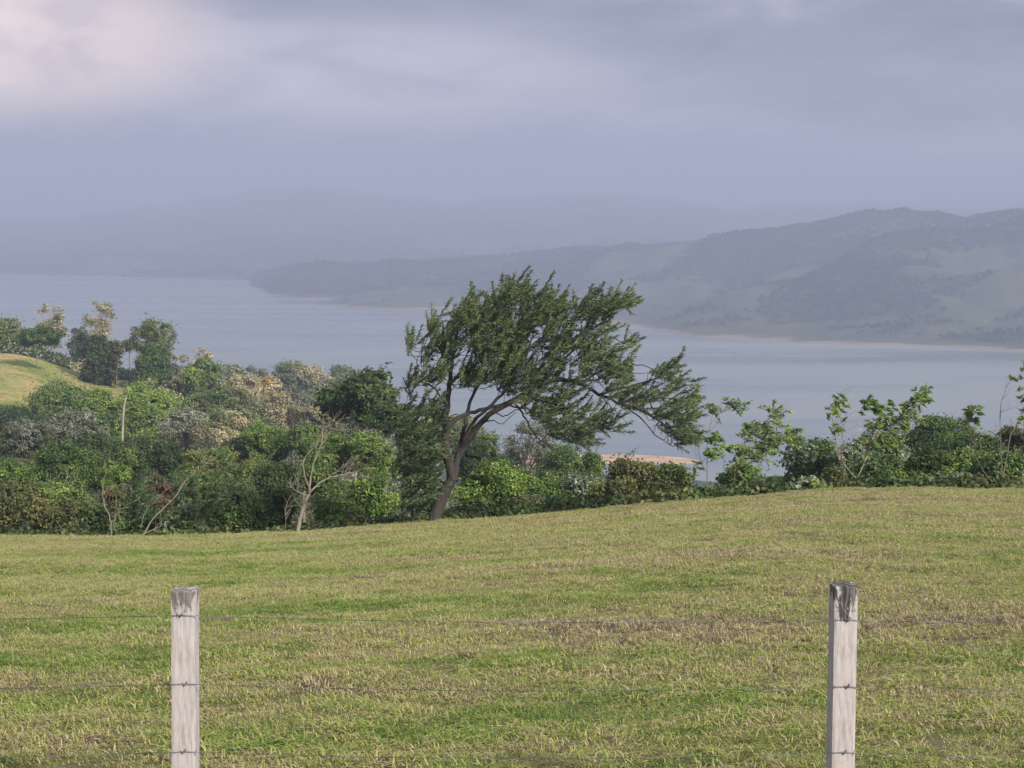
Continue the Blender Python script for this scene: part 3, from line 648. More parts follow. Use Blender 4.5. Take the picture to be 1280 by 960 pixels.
G1, G2, G3, G4 = 'trees on the grassy knoll', 'trees in the wooded valley', 'shrubs along the far edge of the pasture', 'trees on the far wooded ridge'
TREES = [  # knoll rows: warm sunlight is put into the leaf colours, over real dry-leaf tones
 # cx, top, w, h, Y, mat, name, label, category, group, kwargs
 (4, 402, 54, 52, 305, 'yellow', 'broadleaf_tree', 'pale yellow-green tree at the left edge, behind the grassy knoll', 'tree', G1, {}),
 (50, 410, 70, 26, 272, 'mid', 'umbrella_tree', 'green flat-topped umbrella-shaped tree standing on the grassy knoll', 'tree', G1, dict(flat=.5, dome=True)),
 (67, 374, 50, 54, 305, 'tan', 'dry_tree', 'tall sparse pale tan tree rising behind the umbrella-shaped tree', 'tree', G1, dict(open_=.8, bark='bark_pale')),
 (98, 406, 34, 42, 310, 'grey', 'dry_tree', 'greyish sparse tree between the tall tan tree and the dark knoll-edge tree', 'tree', G1, dict(open_=.5, bark='bark_pale')),
 (124, 380, 58, 54, 300, 'tan', 'dry_tree', 'tan open-crowned tree rising just behind the dark green knoll-edge tree', 'tree', G1, dict(open_=.6, bark='bark_pale')),
 (120, 416, 46, 52, 285, 'dark', 'broadleaf_tree', 'dense dark green tree at the right edge of the grassy knoll', 'tree', G1, {}),
 (146, 425, 16, 34, 283, 'olive', 'broadleaf_tree', 'narrow dark tree just right of the dense knoll-edge tree', 'tree', G1, {}),
 (163, 408, 24, 34, 287, 'olive', 'slender_tree', 'slender tree with a bare dark stem and small crown above the knoll edge', 'tree', G1, dict(open_=.5)),
 (192, 402, 54, 50, 292, 'yellow', 'broadleaf_tree', 'tall tree with a tan-green sunlit top right of the knoll', 'tree', G1, dict(open_=.3)),
 (190, 432, 48, 54, 282, 'mid', 'broadleaf_tree', 'green tree standing before the tall tan-green tree right of the knoll', 'tree', G1, {}),
 (226, 440, 38, 60, 290, 'tan', 'dry_tree', 'dry tan tree between the tall tan-green tree and the round green tree', 'tree', G1, dict(open_=.4, bark='bark_pale')),
 (252, 430, 44, 50, 296, 'tan', 'dry_tree', 'dry tree with pale bare limbs rising over the round green tree', 'tree', G1, dict(open_=.7, bark='bark_pale')),
 (250, 450, 50, 50, 280, 'mid', 'broadleaf_tree', 'round green tree at the right end of the knoll tree row', 'tree', G1, {}),
 (292, 450, 32, 34, 430, 'hazygreen', 'broadleaf_tree', 'hazy green tree left end of the far ridge, against the lake', 'tree', G4, {}),
 (320, 456, 34, 30, 440, 'grey', 'dry_tree', 'hazy grey bare tree second from the left on the far ridge', 'tree', G4, dict(open_=.3, bark='bark_pale')),
 (334, 472, 34, 26, 330, 'orange', 'broadleaf_tree', 'small rust-orange topped tree in front of the far ridge', 'tree', G4, {}),
 (365, 453, 46, 40, 440, 'hazygreen', 'broadleaf_tree', 'pale olive tree forming the highest point of the far ridge', 'tree', G4, dict(bark='bark_pale')),
 (398, 458, 46, 44, 445, 'tan', 'dry_tree', 'tan crowned tree in the middle of the far ridge', 'tree', G4, dict(open_=.2, bark='bark_pale')),
 (428, 459, 42, 40, 450, 'hazygreen', 'broadleaf_tree', 'yellowish green tree right end of the far ridge', 'tree', G4, {}),
 (372, 478, 50, 50, 360, 'grey', 'dry_tree', 'leafless whitish tree with upright limbs below the far ridge', 'tree', G4, dict(open_=.9, bark='bark_pale')),
 (420, 478, 56, 60, 330, 'hazygreen', 'broadleaf_tree', 'hazy green and tan tree below the right end of the far ridge', 'tree', G4, {}),
 (300, 470, 60, 50, 310, 'tan', 'dry_tree', 'tan leafed dry tree left of the rust-orange topped tree', 'tree', G4, dict(open_=.2, bark='bark_pale')),
 (270, 485, 70, 50, 255, 'yellow', 'dry_tree', 'yellowish tan tree below the round green tree of the knoll row', 'tree', G2, dict(open_=.1, bark='bark_pale')),
 (342, 492, 70, 52, 262, 'tan', 'dry_tree', 'broad tan dry tree below the rust-orange topped tree', 'tree', G2, dict(open_=.1, bark='bark_pale')),
 (395, 505, 70, 52, 235, 'tan', 'dry_tree', 'tan dry tree right of the broad tan one in the dry woodland', 'tree', G2, dict(open_=.2, bark='bark_pale')),
 (366, 508, 18, 32, 215, 'brown', 'vine_column', 'dark brown vine-covered column in the middle of the dry woodland', 'tree', G2, {}),
 (225, 515, 70, 52, 195, 'grey', 'dry_tree', 'grey twiggy tree right of the lime green tree', 'tree', G2, dict(open_=.2, bark='bark_pale')),
 (285, 518, 84, 54, 190, 'tan', 'dry_tree', 'broad grey-tan tree in the lower middle of the dry woodland', 'tree', G2, dict(open_=.1, bark='bark_pale')),
 (330, 530, 60, 44, 165, 'grey', 'dry_tree', 'grey-green dry tree directly above the bright green clump in the valley', 'tree', G2, dict(open_=.2, bark='bark_pale')),
 (450, 512, 76, 52, 160, 'grey', 'dry_tree', 'pale grey-green tree behind the dark large-leaved trees left of the leaning tree', 'tree', G2, dict(open_=.1, bark='bark_pale')),
 (76, 486, 96, 70, 205, 'mid', 'broadleaf_tree', 'big rich green tree directly below the grassy knoll', 'tree', G2, {}),
 (128, 492, 60, 68, 195, 'bright', 'broadleaf_tree', 'fresh green tree between the big rich green tree and the lime green tree', 'tree', G2, {}),
 (10, 508, 60, 46, 200, 'dark', 'broadleaf_tree', 'dark tree at the left edge below the tan grass slope', 'tree', G2, {}),
 (182, 482, 70, 58, 208, 'lime', 'broadleaf_tree', 'sunlit lime green tree below the right slope of the knoll', 'tree', G2, dict(bark='bark_pale')),
 (28, 526, 76, 50, 150, 'grey', 'dry_tree', 'silvery grey bushy tree at the left edge of the valley', 'tree', G2, {}),
 (92, 518, 70, 48, 155, 'grey', 'dry_tree', 'silvery grey bushy tree below the big rich green tree', 'tree', G2, {}),
 (112, 545, 62, 46, 116, 'dark', 'evergreen_tree', 'very dark evergreen at the left end of the dark belt', 'tree', G2, {}),
 (160, 543, 66, 60, 120, 'dark', 'evergreen_tree', 'very dark evergreen in the middle of the dark belt', 'tree', G2, {}),
 (205, 552, 50, 48, 114, 'dark', 'evergreen_tree', 'very dark evergreen at the right end of the dark belt', 'tree', G2, {}),
 (20, 568, 90, 62, 88, 'mid', 'broadleaf_tree', 'medium green tree at the left edge under the silvery grey tree', 'tree', G2, {}),
 (88, 560, 96, 66, 84, 'mid', 'broadleaf_tree', 'medium green spreading tree in front of the dark belt, left', 'tree', G2, {}),
 (140, 580, 40, 40, 82, 'bright', 'broadleaf_tree', 'small bright green tree in front of the dark belt', 'tree', G2, {}),
 (60, 598, 90, 60, 70, 'mid', 'broadleaf_tree', 'green tree with pale limbs showing, left, above the olive bushes', 'tree', G2, dict(bark='bark_pale', open_=.15)),
 (10, 608, 70, 66, 58, 'olive', 'shrub', 'olive bush at the left edge of the pasture border', 'shrub', G3, {}),
 (58, 628, 72, 50, 55, 'olive', 'shrub', 'olive bush second from the left along the pasture border', 'shrub', G3, {}),
 (110, 628, 70, 50, 56, 'dark', 'shrub', 'dark green bush between the olive bushes and the russet bush', 'shrub', G3, {}),
 (150, 600, 44, 54, 60, 'brown', 'shrub', 'russet brown bush behind the thin forked sapling', 'shrub', G3, dict(open_=.2)),
 (195, 598, 46, 50, 62, 'brown', 'shrub', 'reddish brown bush crossed by the slanting bare pole', 'shrub', G3, dict(open_=.2)),
 (165, 632, 56, 44, 53, 'mid', 'shrub', 'green bush at the pasture border right of the forked sapling', 'shrub', G3, {}),
 (222, 628, 56, 48, 52, 'silver', 'shrub', 'shrub with scattered white leaves beside the slanting bare pole', 'shrub', G3, {}),
 (262, 558, 70, 52, 84, 'yellow', 'broadleaf_tree', 'yellow-green flat crowned tree right of the dark belt', 'tree', G2, dict(flat=.55)),
 (305, 572, 66, 46, 80, 'yellow', 'broadleaf_tree', 'yellow-green tree with golden tips left of the bare forked tree', 'tree', G2, dict(flat=.55)),
 (250, 590, 80, 56, 66, 'mid', 'broadleaf_tree', 'green feathery tree below the yellow-green flat crowned tree', 'tree', G2, {}),
 (335, 535, 60, 44, 128, 'bright', 'broadleaf_tree', 'bright green clump of a tree at the foot of the dry woodland', 'tree', G2, {}),
 (290, 545, 50, 38, 130, 'dark', 'broadleaf_tree', 'dark green tree left of the bright green clump at the foot of the dry woodland', 'tree', G2, {}),
 (385, 530, 60, 50, 125, 'mid', 'broadleaf_tree', 'dark bluish green tree right of the bright green clump', 'tree', G2, {}),
 (340, 580, 70, 60, 72, 'dark', 'broadleaf_tree', 'dark green drooping tree left of the bare forked tree', 'tree', G2, {}),
 (292, 618, 84, 58, 53, 'dark', 'shrub', 'large very dark bush on the pasture border left of the bare forked tree', 'shrub', G3, {}),
 (345, 615, 60, 54, 54, 'dark', 'shrub', 'dark bush right behind the base of the bare forked tree', 'shrub', G3, {}),
 (400, 572, 60, 60, 75, 'mid', 'broadleaf_tree', 'green tree behind the fork of the bare tree', 'tree', G2, {}),
 (420, 616, 60, 50, 55, 'bright', 'shrub', 'bright green leafy bush right of the bare forked tree', 'shrub', G3, {}),
 (462, 588, 62, 70, 60, 'bright', 'broadleaf_tree', 'bright green small tree left of the leaning tree trunk', 'tree', G2, {}),
 (425, 548, 60, 50, 100, 'mid', 'broadleaf_tree', 'medium green tree under the dark large-leaved trees', 'tree', G2, {}),
 (468, 545, 60, 52, 98, 'mid', 'broadleaf_tree', 'medium green tree left of the leaning tree, half hidden by its low sprays', 'tree', G2, {}),
 (418, 488, 40, 40, 112, 'dark', 'broadleaf_tree', 'dark large-leaved tree, left of the pair rising against the lake', 'tree', G2, dict(leaf=.3)),
 (458, 470, 66, 60, 108, 'dark', 'broadleaf_tree', 'dark large-leaved tree, the higher of the pair rising against the lake', 'tree', G2, dict(leaf=.3)),
 (486, 498, 50, 46, 104, 'dark', 'broadleaf_tree', 'dark tree touching the left side of the leaning tree crown', 'tree', G2, {}),
 (565, 520, 90, 40, 190, 'hazygreen', 'broadleaf_tree', 'pale yellowish tree seen between the limbs of the leaning tree', 'tree', G2, {}),
 (600, 545, 70, 60, 110, 'dark', 'broadleaf_tree', 'dark bluish green tree behind the fork of the leaning tree', 'tree', G2, {}),
 (618, 576, 84, 76, 60, 'bright', 'broadleaf_tree', 'round rich green tree right of the leaning tree trunk', 'tree', G2, {}),
 (655, 594, 46, 50, 66, 'mid', 'broadleaf_tree', 'smaller green tree tucked behind the round rich green tree', 'tree', G2, {}),
 (662, 522, 84, 80, 130, 'grey', 'dry_tree', 'grey-brown leafless twiggy tree below the crown of the leaning tree', 'tree', G2, dict(open_=.5, bark='bark_mid')),
 (700, 560, 66, 60, 105, 'mid', 'broadleaf_tree', 'dull green tree right of the grey-brown twiggy tree', 'tree', G2, {}),
 (696, 598, 30, 40, 80, 'bright', 'shrub', 'small bright green bush left of the silvery shrub', 'shrub', G3, {}),
 (722, 602, 56, 38, 60, 'silver', 'shrub', 'silvery white-leaved shrub left of the olive bushes', 'shrub', G3, {}),
 (665, 620, 60, 26, 51, 'hazygreen', 'shrub', 'pale grassy shrub between the rich green tree and the silvery shrub', 'shrub', G3, {}),
 (590, 632, 70, 26, 49, 'dark', 'shrub', 'low dark green shrub at the foot of the round rich green tree', 'shrub', G3, {}),
 (640, 630, 60, 22, 49, 'dark', 'shrub', 'low dark green shrub at the pasture edge in front of the pale grassy shrub', 'shrub', G3, {}),
 (695, 625, 60, 22, 49, 'dark', 'shrub', 'low dark green shrub at the pasture edge in front of the silvery shrub', 'shrub', G3, {}),
 (738, 566, 50, 56, 80, 'mid', 'broadleaf_tree', 'dull green bushy tree touching the left side of the tallest olive bush', 'tree', G2, {}),
 (788, 562, 78, 78, 55, 'olive', 'shrub', 'tallest olive brown bush in front of the sand spit', 'shrub', G3, {}),
 (840, 578, 54, 56, 54, 'olive', 'shrub', 'olive brown bush with a sloping right side below the tip of the sand spit', 'shrub', G3, {}),
 (765, 600, 60, 42, 51, 'olive', 'shrub', 'low olive bush at the foot of the tallest olive bush, left', 'shrub', G3, {}),
 (820, 602, 70, 36, 50, 'olive', 'shrub', 'low olive bush at the foot of the tallest olive bush, right', 'shrub', G3, {}),
 (880, 604, 46, 26, 50, 'mid', 'shrub', 'low green shrub around the foot of the straight thin sapling', 'shrub', G3, {}),
 (925, 578, 60, 48, 53, 'mid', 'shrub', 'green shrub under the wind-blown branching sapling', 'shrub', G3, {}),
 (968, 594, 60, 36, 58, 'dark', 'shrub', 'low dark shrub in the gap where the lake shows lowest', 'shrub', G3, {}),
 (1012, 546, 60, 72, 54, 'silver', 'shrub', 'white-flecked shrub left of the two thin curved saplings', 'shrub', G3, {}),
 (1062, 548, 62, 68, 53, 'silver', 'shrub', 'white-flecked shrub crossed by pale slanting stems', 'shrub', G3, {}),
 (1012, 602, 52, 20, 47, 'silver', 'ground_plant', 'pale bluish green leafy plant low on the pasture edge', 'plant', None, dict(leaf=.2)),
 (1110, 534, 68, 64, 55, 'silver', 'shrub', 'white-flecked shrub just left of the green dome tree', 'shrub', G3, {}),
 (1100, 572, 70, 48, 51, 'mid', 'shrub', 'green bush below the arching sapling at the right', 'shrub', G3, {}),
 (1166, 526, 84, 62, 85, 'mid', 'broadleaf_tree', 'smooth green dome-shaped tree at the right against the lake', 'tree', G2, dict(dome=True)),
 (1158, 564, 70, 54, 51, 'mid', 'shrub', 'green bush directly below the dome-shaped tree', 'shrub', G3, {}),
 (1210, 562, 66, 56, 52, 'mid', 'shrub', 'green bush below the short lone sapling at the right', 'shrub', G3, {}),
 (1262, 566, 66, 54, 51, 'mid', 'shrub', 'green bush at the right edge of the pasture border', 'shrub', G3, {}),
 (1222, 542, 60, 50, 72, 'dark', 'broadleaf_tree', 'dark green tree on the skyline right of the dome-shaped tree', 'tree', G2, {}),
 (1272, 532, 50, 50, 76, 'olive', 'dry_tree', 'dull olive-brown twiggy tree on the skyline at the right edge', 'tree', G2, {}),
 (1190, 590, 60, 30, 49, 'silver', 'shrub', 'low twiggy pale shrub at the pasture edge under the lone sapling', 'shrub', G3, dict(open_=.3)),
 (1040, 590, 60, 28, 50, 'olive', 'shrub', 'low dark twiggy shrub behind the pale leafy ground plant', 'shrub', G3, dict(open_=.3)),
]
for (cx, top, w, h, Y, mat, name, label, cat, group, kw) in TREES:
    if name == 'dry_tree': kw = dict(kw, open_=min(.92, kw.get('open_', 0) + .28))
    broadleaf(cx, top, w, h, Y, mat, name, label, cat, group, **kw)

# undergrowth between the trees
def undergrowth():
    r = np.random.default_rng(5); V = []; Fc = []; off = 0; idx = []
    n = 4200
    Y = 47.5 + (r.random(n) ** 1.7) * 300; px = -150 + r.random(n) * 1600
    X = (px - 640) / 1900 * Y
    ex = 420; Ye = 292 + r.random(ex) * 40; Xe = (-60 + r.random(ex) * 340 - 640) / 1900 * Ye
    Y = np.concatenate([Y, Ye]); X = np.concatenate([X, Xe])
    pm = pasture_mask(X, Y) > .1
    X = X[~pm]; Y = Y[~pm]; Z = ground(X, Y)
    for i, (x, y, z) in enumerate(zip(X, Y, Z)):
        R = min((.45 + .6 * r.random()) * (.62 + y / 70), 2.4 if y > 270 else 9)
        if y < 52: R = .5 + .2 * r.random()
        lf = max(.12, y * .0014); m = 110
        d = unit(r.normal(size=(m, 3)) + np.array([0, 0, .5])); p = np.array([x, y, z + R * .3]) + d * R * (.6 + .4 * r.random(m))[:, None] * np.array([1.3, 1.3, .8])
        v, f = leaves(p, d + r.normal(size=(m, 3)) * .6, lf * 1.5, lf, r.normal(size=(m, 3)))
        V.append(v); Fc.append(f + off); off += len(v); k = (0 if r.random() < .6 else 1) if y < 230 else r.choice([0, 2, 3, 4]); idx += [k] * m
    me = mesh_np('undergrowth', np.concatenate(V), np.concatenate(Fc), [M['dark'], M['olive'], M['grey'], M['tan'], M['mid']], matidx=idx)
    tag(obj('undergrowth', me), 'dark leafy undergrowth filling the valley between the trees', 'undergrowth', kind='stuff')
undergrowth()

# ------------------------------------------------------------------ the wind-swept leaning tree
TY = 45.0
def P3(px, py, dy=0.0): return at(px, py, TY + dy)
def casuarina(base_px, limbs, polys, n_sprig, mat, name, label, angle_fn, depth, seed, needle=(.11, .22), nn=62, k_len=1.0):
    global RNG
    r = np.random.default_rng(seed); keep = RNG; RNG = r
    b0 = P3(*base_px); b0[2] = min(b0[2], gz(b0[0], b0[1]) + .02)
    root = empty(name, b0, label, 'tree')
    T = Tubes(); nodes = []
    for pts, r0, r1 in limbs:
        p = np.array([P3(*q) for q in pts]) - b0
        n = max(6, len(pts) * 4); c = spline(p, n)
        c[1:-1] += r.normal(size=(n - 2, 3)) * .012
        T.add(c, np.linspace(r0, r1, n) * (1 if r0 > .2 else .85), 9, .22)
        if r0 < .16: nodes += [tuple(x) + (r1,) for x in c[n // 4:]]
    nodes = [np.array(x) for x in nodes]
    # sprig bases inside the crown outline
    def inside(poly, x, y):
        c = False; j = len(poly) - 1
        for i in range(len(poly)):
            xi, yi = poly[i]; xj, yj = poly[j]
            if ((yi > y) != (yj > y)) and (x < (xj - xi) * (y - yi) / (yj - yi) + xi): c = not c
            j = i
        return c
    pts = []
    for poly, frac in polys:
        q = np.array(poly); lo = q.min(0); hi = q.max(0); cnt = 0; want = int(n_sprig * frac); tries = 0
        while cnt < want and tries < 60000:
            tries += 1
            x = lo[0] + (hi[0] - lo[0]) * r.random(); y = lo[1] + (hi[1] - lo[1]) * r.random()
            if not inside(poly, x, y): continue
            # uneven density, streaked along the wind
            a0 = math.radians(angle_fn(x, y)); s_ = x * math.cos(a0) - y * math.sin(a0); t_ = x * math.sin(a0) + y * math.cos(a0)
            if float(vnoise(np.array(s_ / 30), np.array(t_ / 17), seed)) < (.46 if x < 660 else (.53 if x < 765 and y < 470 else .48)) and r.random() < .9: continue
            dd = np.clip(r.normal(), -1.7, 1.7) * depth
            pts.append((x, y, dd)); cnt += 1
    B = np.array([P3(x, y, d) for x, y, d in pts]) - b0
    px = np.array([(x, y) for x, y, _ in pts])
    # grow twigs outward from the limbs, each one joined to the nearest wood
    NA = np.array([x[:3] for x in nodes])
    dist = np.min(np.linalg.norm(B[:, None, :] * np.array([1, .6, 1]) - NA[None] * np.array([1, .6, 1]), axis=2), axis=1)
    order = np.argsort(dist); TW = Tubes(); nd = list(NA)
    V = []; Fc = []; off = 0
    for k in order:
        b = B[k]; A = np.array(nd)
        dv = np.linalg.norm((A - b) * np.array([1, .6, 1]) , axis=1) + np.where(A[:, 0] > b[0], .35, 0)
        s = A[np.argmin(dv)]
        ang = math.radians(angle_fn(*px[k]) + r.normal() * 27)
        dr = np.array([math.cos(ang), r.normal() * .25, math.sin(ang)]); dr /= np.linalg.norm(dr)
        gap = np.linalg.norm(b - s)
        mid = (s + b) / 2 + np.array([0, 0, -.08 * gap])
        if gap < 1.6: TW.add(spline([s, mid, b], 4), np.linspace(.014, .007, 4), 4)
        ln = (.34 + .36 * r.random()) * k_len
        tip = b + dr * ln + np.array([0, 0, .10 * ln])
        ax = spline([b, b + dr * ln * .5 + np.array([0, 0, -.03]), tip], 5)
        TW.add(ax, np.linspace(.007, .003, 5), 4)
        nd.append(ax[1]); nd.append(ax[3])
        n = nn
        t = r.random(n) ** .85; p = b + (dr * ln) * t[:, None] + np.array([0, 0, 1.0]) * (.10 * ln * t * t)[:, None]
        nl = (needle[0] + (needle[1] - needle[0]) * r.random(n)) * (1 - .35 * t) * k_len
        sp = r.normal(size=(n, 3)) * np.array([.34, .42, .34]); nd_dir = unit(dr + sp * 1.6 + np.array([0.12, 0, -.06]))
        w = .0085 + .006 * r.random(n)
        side = unit(np.cross(nd_dir, r.normal(size=(n, 3)))) * w[:, None]
        bend = np.array([0.02, 0, -.03]) * (nl / .15)[:, None]
        v = np.stack([p - side * .5, p + side * .5, p + nd_dir * nl[:, None] * .6 + side * .6, p + nd_dir * nl[:, None] + bend], 1).reshape(-1, 3)
        V.append(v); Fc.append(np.arange(n * 4).reshape(-1, 4) + off); off += n * 4
    obj('trunk', T.mesh('trunk', M['bark_dark']), root)
    obj('twigs', TW.mesh('twigs', M['bark_dark']), root)
    obj('crown', mesh_np('crown', np.concatenate(V), np.concatenate(Fc), M[mat]), root)
    RNG = keep
    return root
limbs = [
 ([(542, 657), (545, 640), (552, 622), (561, 607), (568, 592)], .21, .15),
 ([(566, 600), (561, 578), (557, 560), (557, 535), (559, 510), (562, 480), (566, 445), (572, 415)], .19, .04),
 ([(567, 597), (571, 575), (584, 553), (597, 533), (617, 514), (650, 496), (678, 479), (707, 475), (728, 480), (749, 493), (774, 503), (805, 515), (838, 535, -.4)], .135, .03),
 ([(558, 536), (568, 526), (586, 516), (612, 510), (640, 502)], .09, .05),
 ([(571, 578), (576, 552), (581, 533), (584, 515), (592, 492), (610, 468, .8), (640, 445, 1.2), (655, 410, 1.2), (652, 372, 1.0)], .085, .02),
 ([(575, 560), (590, 530, -.4), (605, 515, -.8), (630, 490, -1.2), (655, 455, -1.3), (680, 425, -1.2), (700, 395, -1)], .07, .02),
 ([(562, 480), (575, 470), (600, 468), (625, 452), (643, 440), (671, 433), (692, 434), (722, 420), (745, 400)], .055, .018),
 ([(678, 479), (705, 450), (728, 425), (755, 400), (784, 378)], .045, .012),
 ([(728, 480), (755, 462), (790, 455), (820, 462)], .04, .012),
 ([(749, 493), (790, 482), (830, 472), (858, 478)], .04, .012),
 ([(774, 503), (812, 496), (850, 500), (866, 505)], .03, .01),
 ([(774, 503), (800, 522), (822, 545), (842, 558)], .03, .01),
 ([(749, 493), (765, 510), (785, 530)], .02, .008),
 ([(640, 500), (655, 520), (668, 542), (690, 562)], .04, .012),
 ([(655, 497), (690, 505), (725, 520), (762, 535)], .045, .012),
 ([(636, 506), (670, 515), (700, 535), (735, 552)], .035, .01),
 ([(617, 514), (630, 520), (645, 512)], .03, .015),
 ([(597, 533), (615, 525), (628, 530), (645, 515)], .025, .01),
 ([(557, 505), (545, 488), (532, 476), (524, 462), (521, 450), (528, 438)], .035, .008),
 ([(546, 500), (530, 497), (512, 492)], .02, .006),
 ([(557, 560), (545, 552), (528, 556), (510, 560)], .03, .008),
 ([(557, 548), (538, 545), (515, 548)], .025, .008),
 ([(566, 445), (555, 430), (545, 405), (545, 392)], .03, .008),
 ([(566, 445, -.8), (585, 415, -.8), (597, 390, -.8), (600, 372, -.8)], .04, .01),
 ([(592, 492), (605, 450, .5), (615, 410, .5), (628, 372, .5)], .04, .01),
 ([(655, 455, -1.2), (668, 410, -1), (679, 368, -1)], .035, .01),
 ([(650, 496), (675, 500, -1), (700, 492, -1.3), (722, 500, -1.3)], .03, .01),
]
main = [(533,405),(545,390),(558,396),(583,378),(597,368),(600,385),(611,378),(623,362),(644,353),(653,366),(664,371),(679,359),(690,382),(707,385),(735,372),(748,376),(785,372),(786,386),(763,397),(758,415),(780,424),(792,440),(786,450),(811,462),(843,457),(838,469),(866,475),(856,487),(866,500),(862,521),(864,546),(855,560),(842,556),(827,542),(806,521),(784,514),(763,505),(749,487),(728,475),(712,484),(715,500),(740,511),(768,532),(765,541),(745,537),(724,540),(738,554),(707,556),(682,542),(657,518),(635,500),(614,486),(586,486),(565,489),(545,480),(537,472),(549,454),(537,438),(533,415)]
def ang(x, y):
    a = np.interp(x, [520, 600, 700, 780, 880], [66, 58, 44, 27, 20])
    if y > 490: a *= max(0.1, 1 - (y - 490) / 50)
    return float(a)
big = casuarina((543, 654), limbs, [(main, 1.0), ([(506,430),(532,428),(540,470),(548,500),(505,500)], .03), ([(496,512),(545,505),(550,545),(540,585),(528,610),(502,620),(488,570)], .09)],
    1380, 'casuarina', 'windswept_tree', 'large dark feathery needle-leaved tree leaning right in the wind, at the edge of the pasture', ang, 1.15, 77)
small = casuarina((516, 655), [([(516, 657), (515, 620), (512, 580), (520, 540)], .045, .015), ([(515, 620), (525, 590), (535, 570)], .02, .01), ([(512, 600), (500, 570), (502, 545)], .02, .01)],
    [([(492,520),(540,515),(545,560),(538,625),(530,648),(500,648),(486,600),(484,550)], 1.0)], 170, 'casuarina_soft', 'feathery_tree',
    'soft feathery young tree growing close against the left of the leaning tree trunk', lambda x, y: 40 + (560 - y) * .2, .7, 31, nn=60)

# feathery wind-blown shrubs among the left border
def feathery(base, poly, n, label, seed, mat='casuarina_soft', Yd=0):
    global TY
    old = TY; TY = Yd or 48.0
    cx = sum(p[0] for p in poly) / len(poly); cy = sum(p[1] for p in poly) / len(poly)
    o = casuarina(base, [([base, ((base[0] + cx) / 2 + 3, (base[1] + cy) / 2), (cx, cy)], .03, .01), ([((base[0] + cx) / 2, (base[1] + cy) / 2), (cx + 15, cy - 10)], .015, .008)],
                  [(poly, 1.0)], n, mat, 'feathery_shrub', label, lambda x, y: 28, .5, seed, nn=50)
    TY = old; return o
feathery((158, 668), [(150, 625), (165, 608), (185, 625), (178, 655), (158, 660)], 60, 'feathery green shrub blown right beside the thin forked sapling', 91)
feathery((238, 668), [(205, 600), (240, 575), (285, 580), (300, 610), (262, 635), (225, 640)], 120, 'feathery green shrub blown right behind the slanting bare pole', 92, Yd=51)

# ------------------------------------------------------------------ saplings and bare trees
def sapling(stems, clusters, Y, name, label, mat='bright', group=None, bark='bark_mid', seed=1, leaf=.21, cat='sapling'):
    global RNG
    r = np.random.default_rng(seed); keep = RNG; RNG = r
    b = at(stems[0][0][0][0], stems[0][0][0][1], Y); b[2] = min(b[2], gz(b[0], Y) + .03)
    root = empty(name, b, label, cat, group)
    T = Tubes()
    first = True
    for pts, r0, r1 in stems:
        p = np.array([at(q[0], q[1], Y + (q[2] if len(q) > 2 else 0)) for q in pts]) - b
        if first: p[0] = (0, 0, -.1); first = False
        n = 4 * len(pts); c = spline(p, n); c[1:] += r.normal(size=(n - 1, 3)) * .008
        T.add(c, np.linspace(r0, r1, n) * .54, 7, .15)
    V = []; Fc = []; off = 0
    for pts, r0, r1 in stems:                        # fine side twigs
        p = np.array([at(q[0], q[1], Y) for q in pts]) - b; c = spline(p, 30)
        for _ in range(9 if name == 'bare_tree' else 5):
            i = int(r.integers(10, 29)); d = unit(r.normal(size=3) * .6 + np.array([.5, 0, .8])); ln = (.25 + .5 * r.random()) * Y / 48
            e = c[i] + d * ln; T.add(spline([c[i], c[i] + d * ln * .5 + r.normal(size=3) * .05, e + np.array([.08, 0, 0])], 5), np.linspace(.009, .003, 5) * Y / 48, 4)
            d2 = unit(d + r.normal(size=3) * .5); T.add([c[i] + d * ln * .45, c[i] + d * ln * .45 + d2 * ln * .5], [.005 * Y / 48, .002 * Y / 48], 4)
    for (x, y, size, cnt) in clusters:
        c0 = at(x, y, Y) - b; R = size * Y / 1900
        # several leaf sprays, each drooping and blown to the right
        for s in range(max(2, cnt // 5)):
            o = c0 + r.normal(size=3) * R * np.array([.52, .5, .38])
            m = 10; d = unit(np.array([.85, 0, .1]) + r.normal(size=3) * .45)
            t = np.linspace(0, 1, m)
            pos = o + d * (R * .7) * t[:, None] + np.array([0, 0, -.25 * R]) * (t * t)[:, None] + r.normal(size=(m, 3)) * R * .10
            al = d + r.normal(size=(m, 3)) * .45 + np.array([.2, 0, -.3])
            nr = r.normal(size=(m, 3)) * .6 + np.array([0, -.5, .5])
            v, f = leaves(pos, nr, leaf * (.7 + .5 * r.random(m)), leaf * .30, al)
            V.append(v); Fc.append(f + off); off += len(v)
            T.add(np.array([c0, (c0 + o) / 2 + [0, 0, .02], o, o + d * R * .5]), np.linspace(.010, .004, 4), 4)
    obj('stem', T.mesh('stem', M[bark]), root)
    if V: obj('foliage', mesh_np('foliage', np.concatenate(V), np.concatenate(Fc), M[mat]), root)
    RNG = keep
    return root
GS = 'wind-blown saplings along the pasture edge'
sapling([([(886, 622), (884, 590), (884, 560), (888, 530), (893, 514)], .03, .012), ([(884, 590), (877, 580), (872, 560)], .014, .008), ([(888, 530), (905, 512)], .012, .006)],
        [(893, 514, 11, 40), (914, 507, 15, 60), (886, 552, 12, 45), (884, 566, 13, 60), (893, 546, 10, 35), (868, 582, 8, 20)], 49, 'sapling', 'thin straight sapling right of the sand spit with small leaf tufts blown right', 'bright', GS, seed=2)
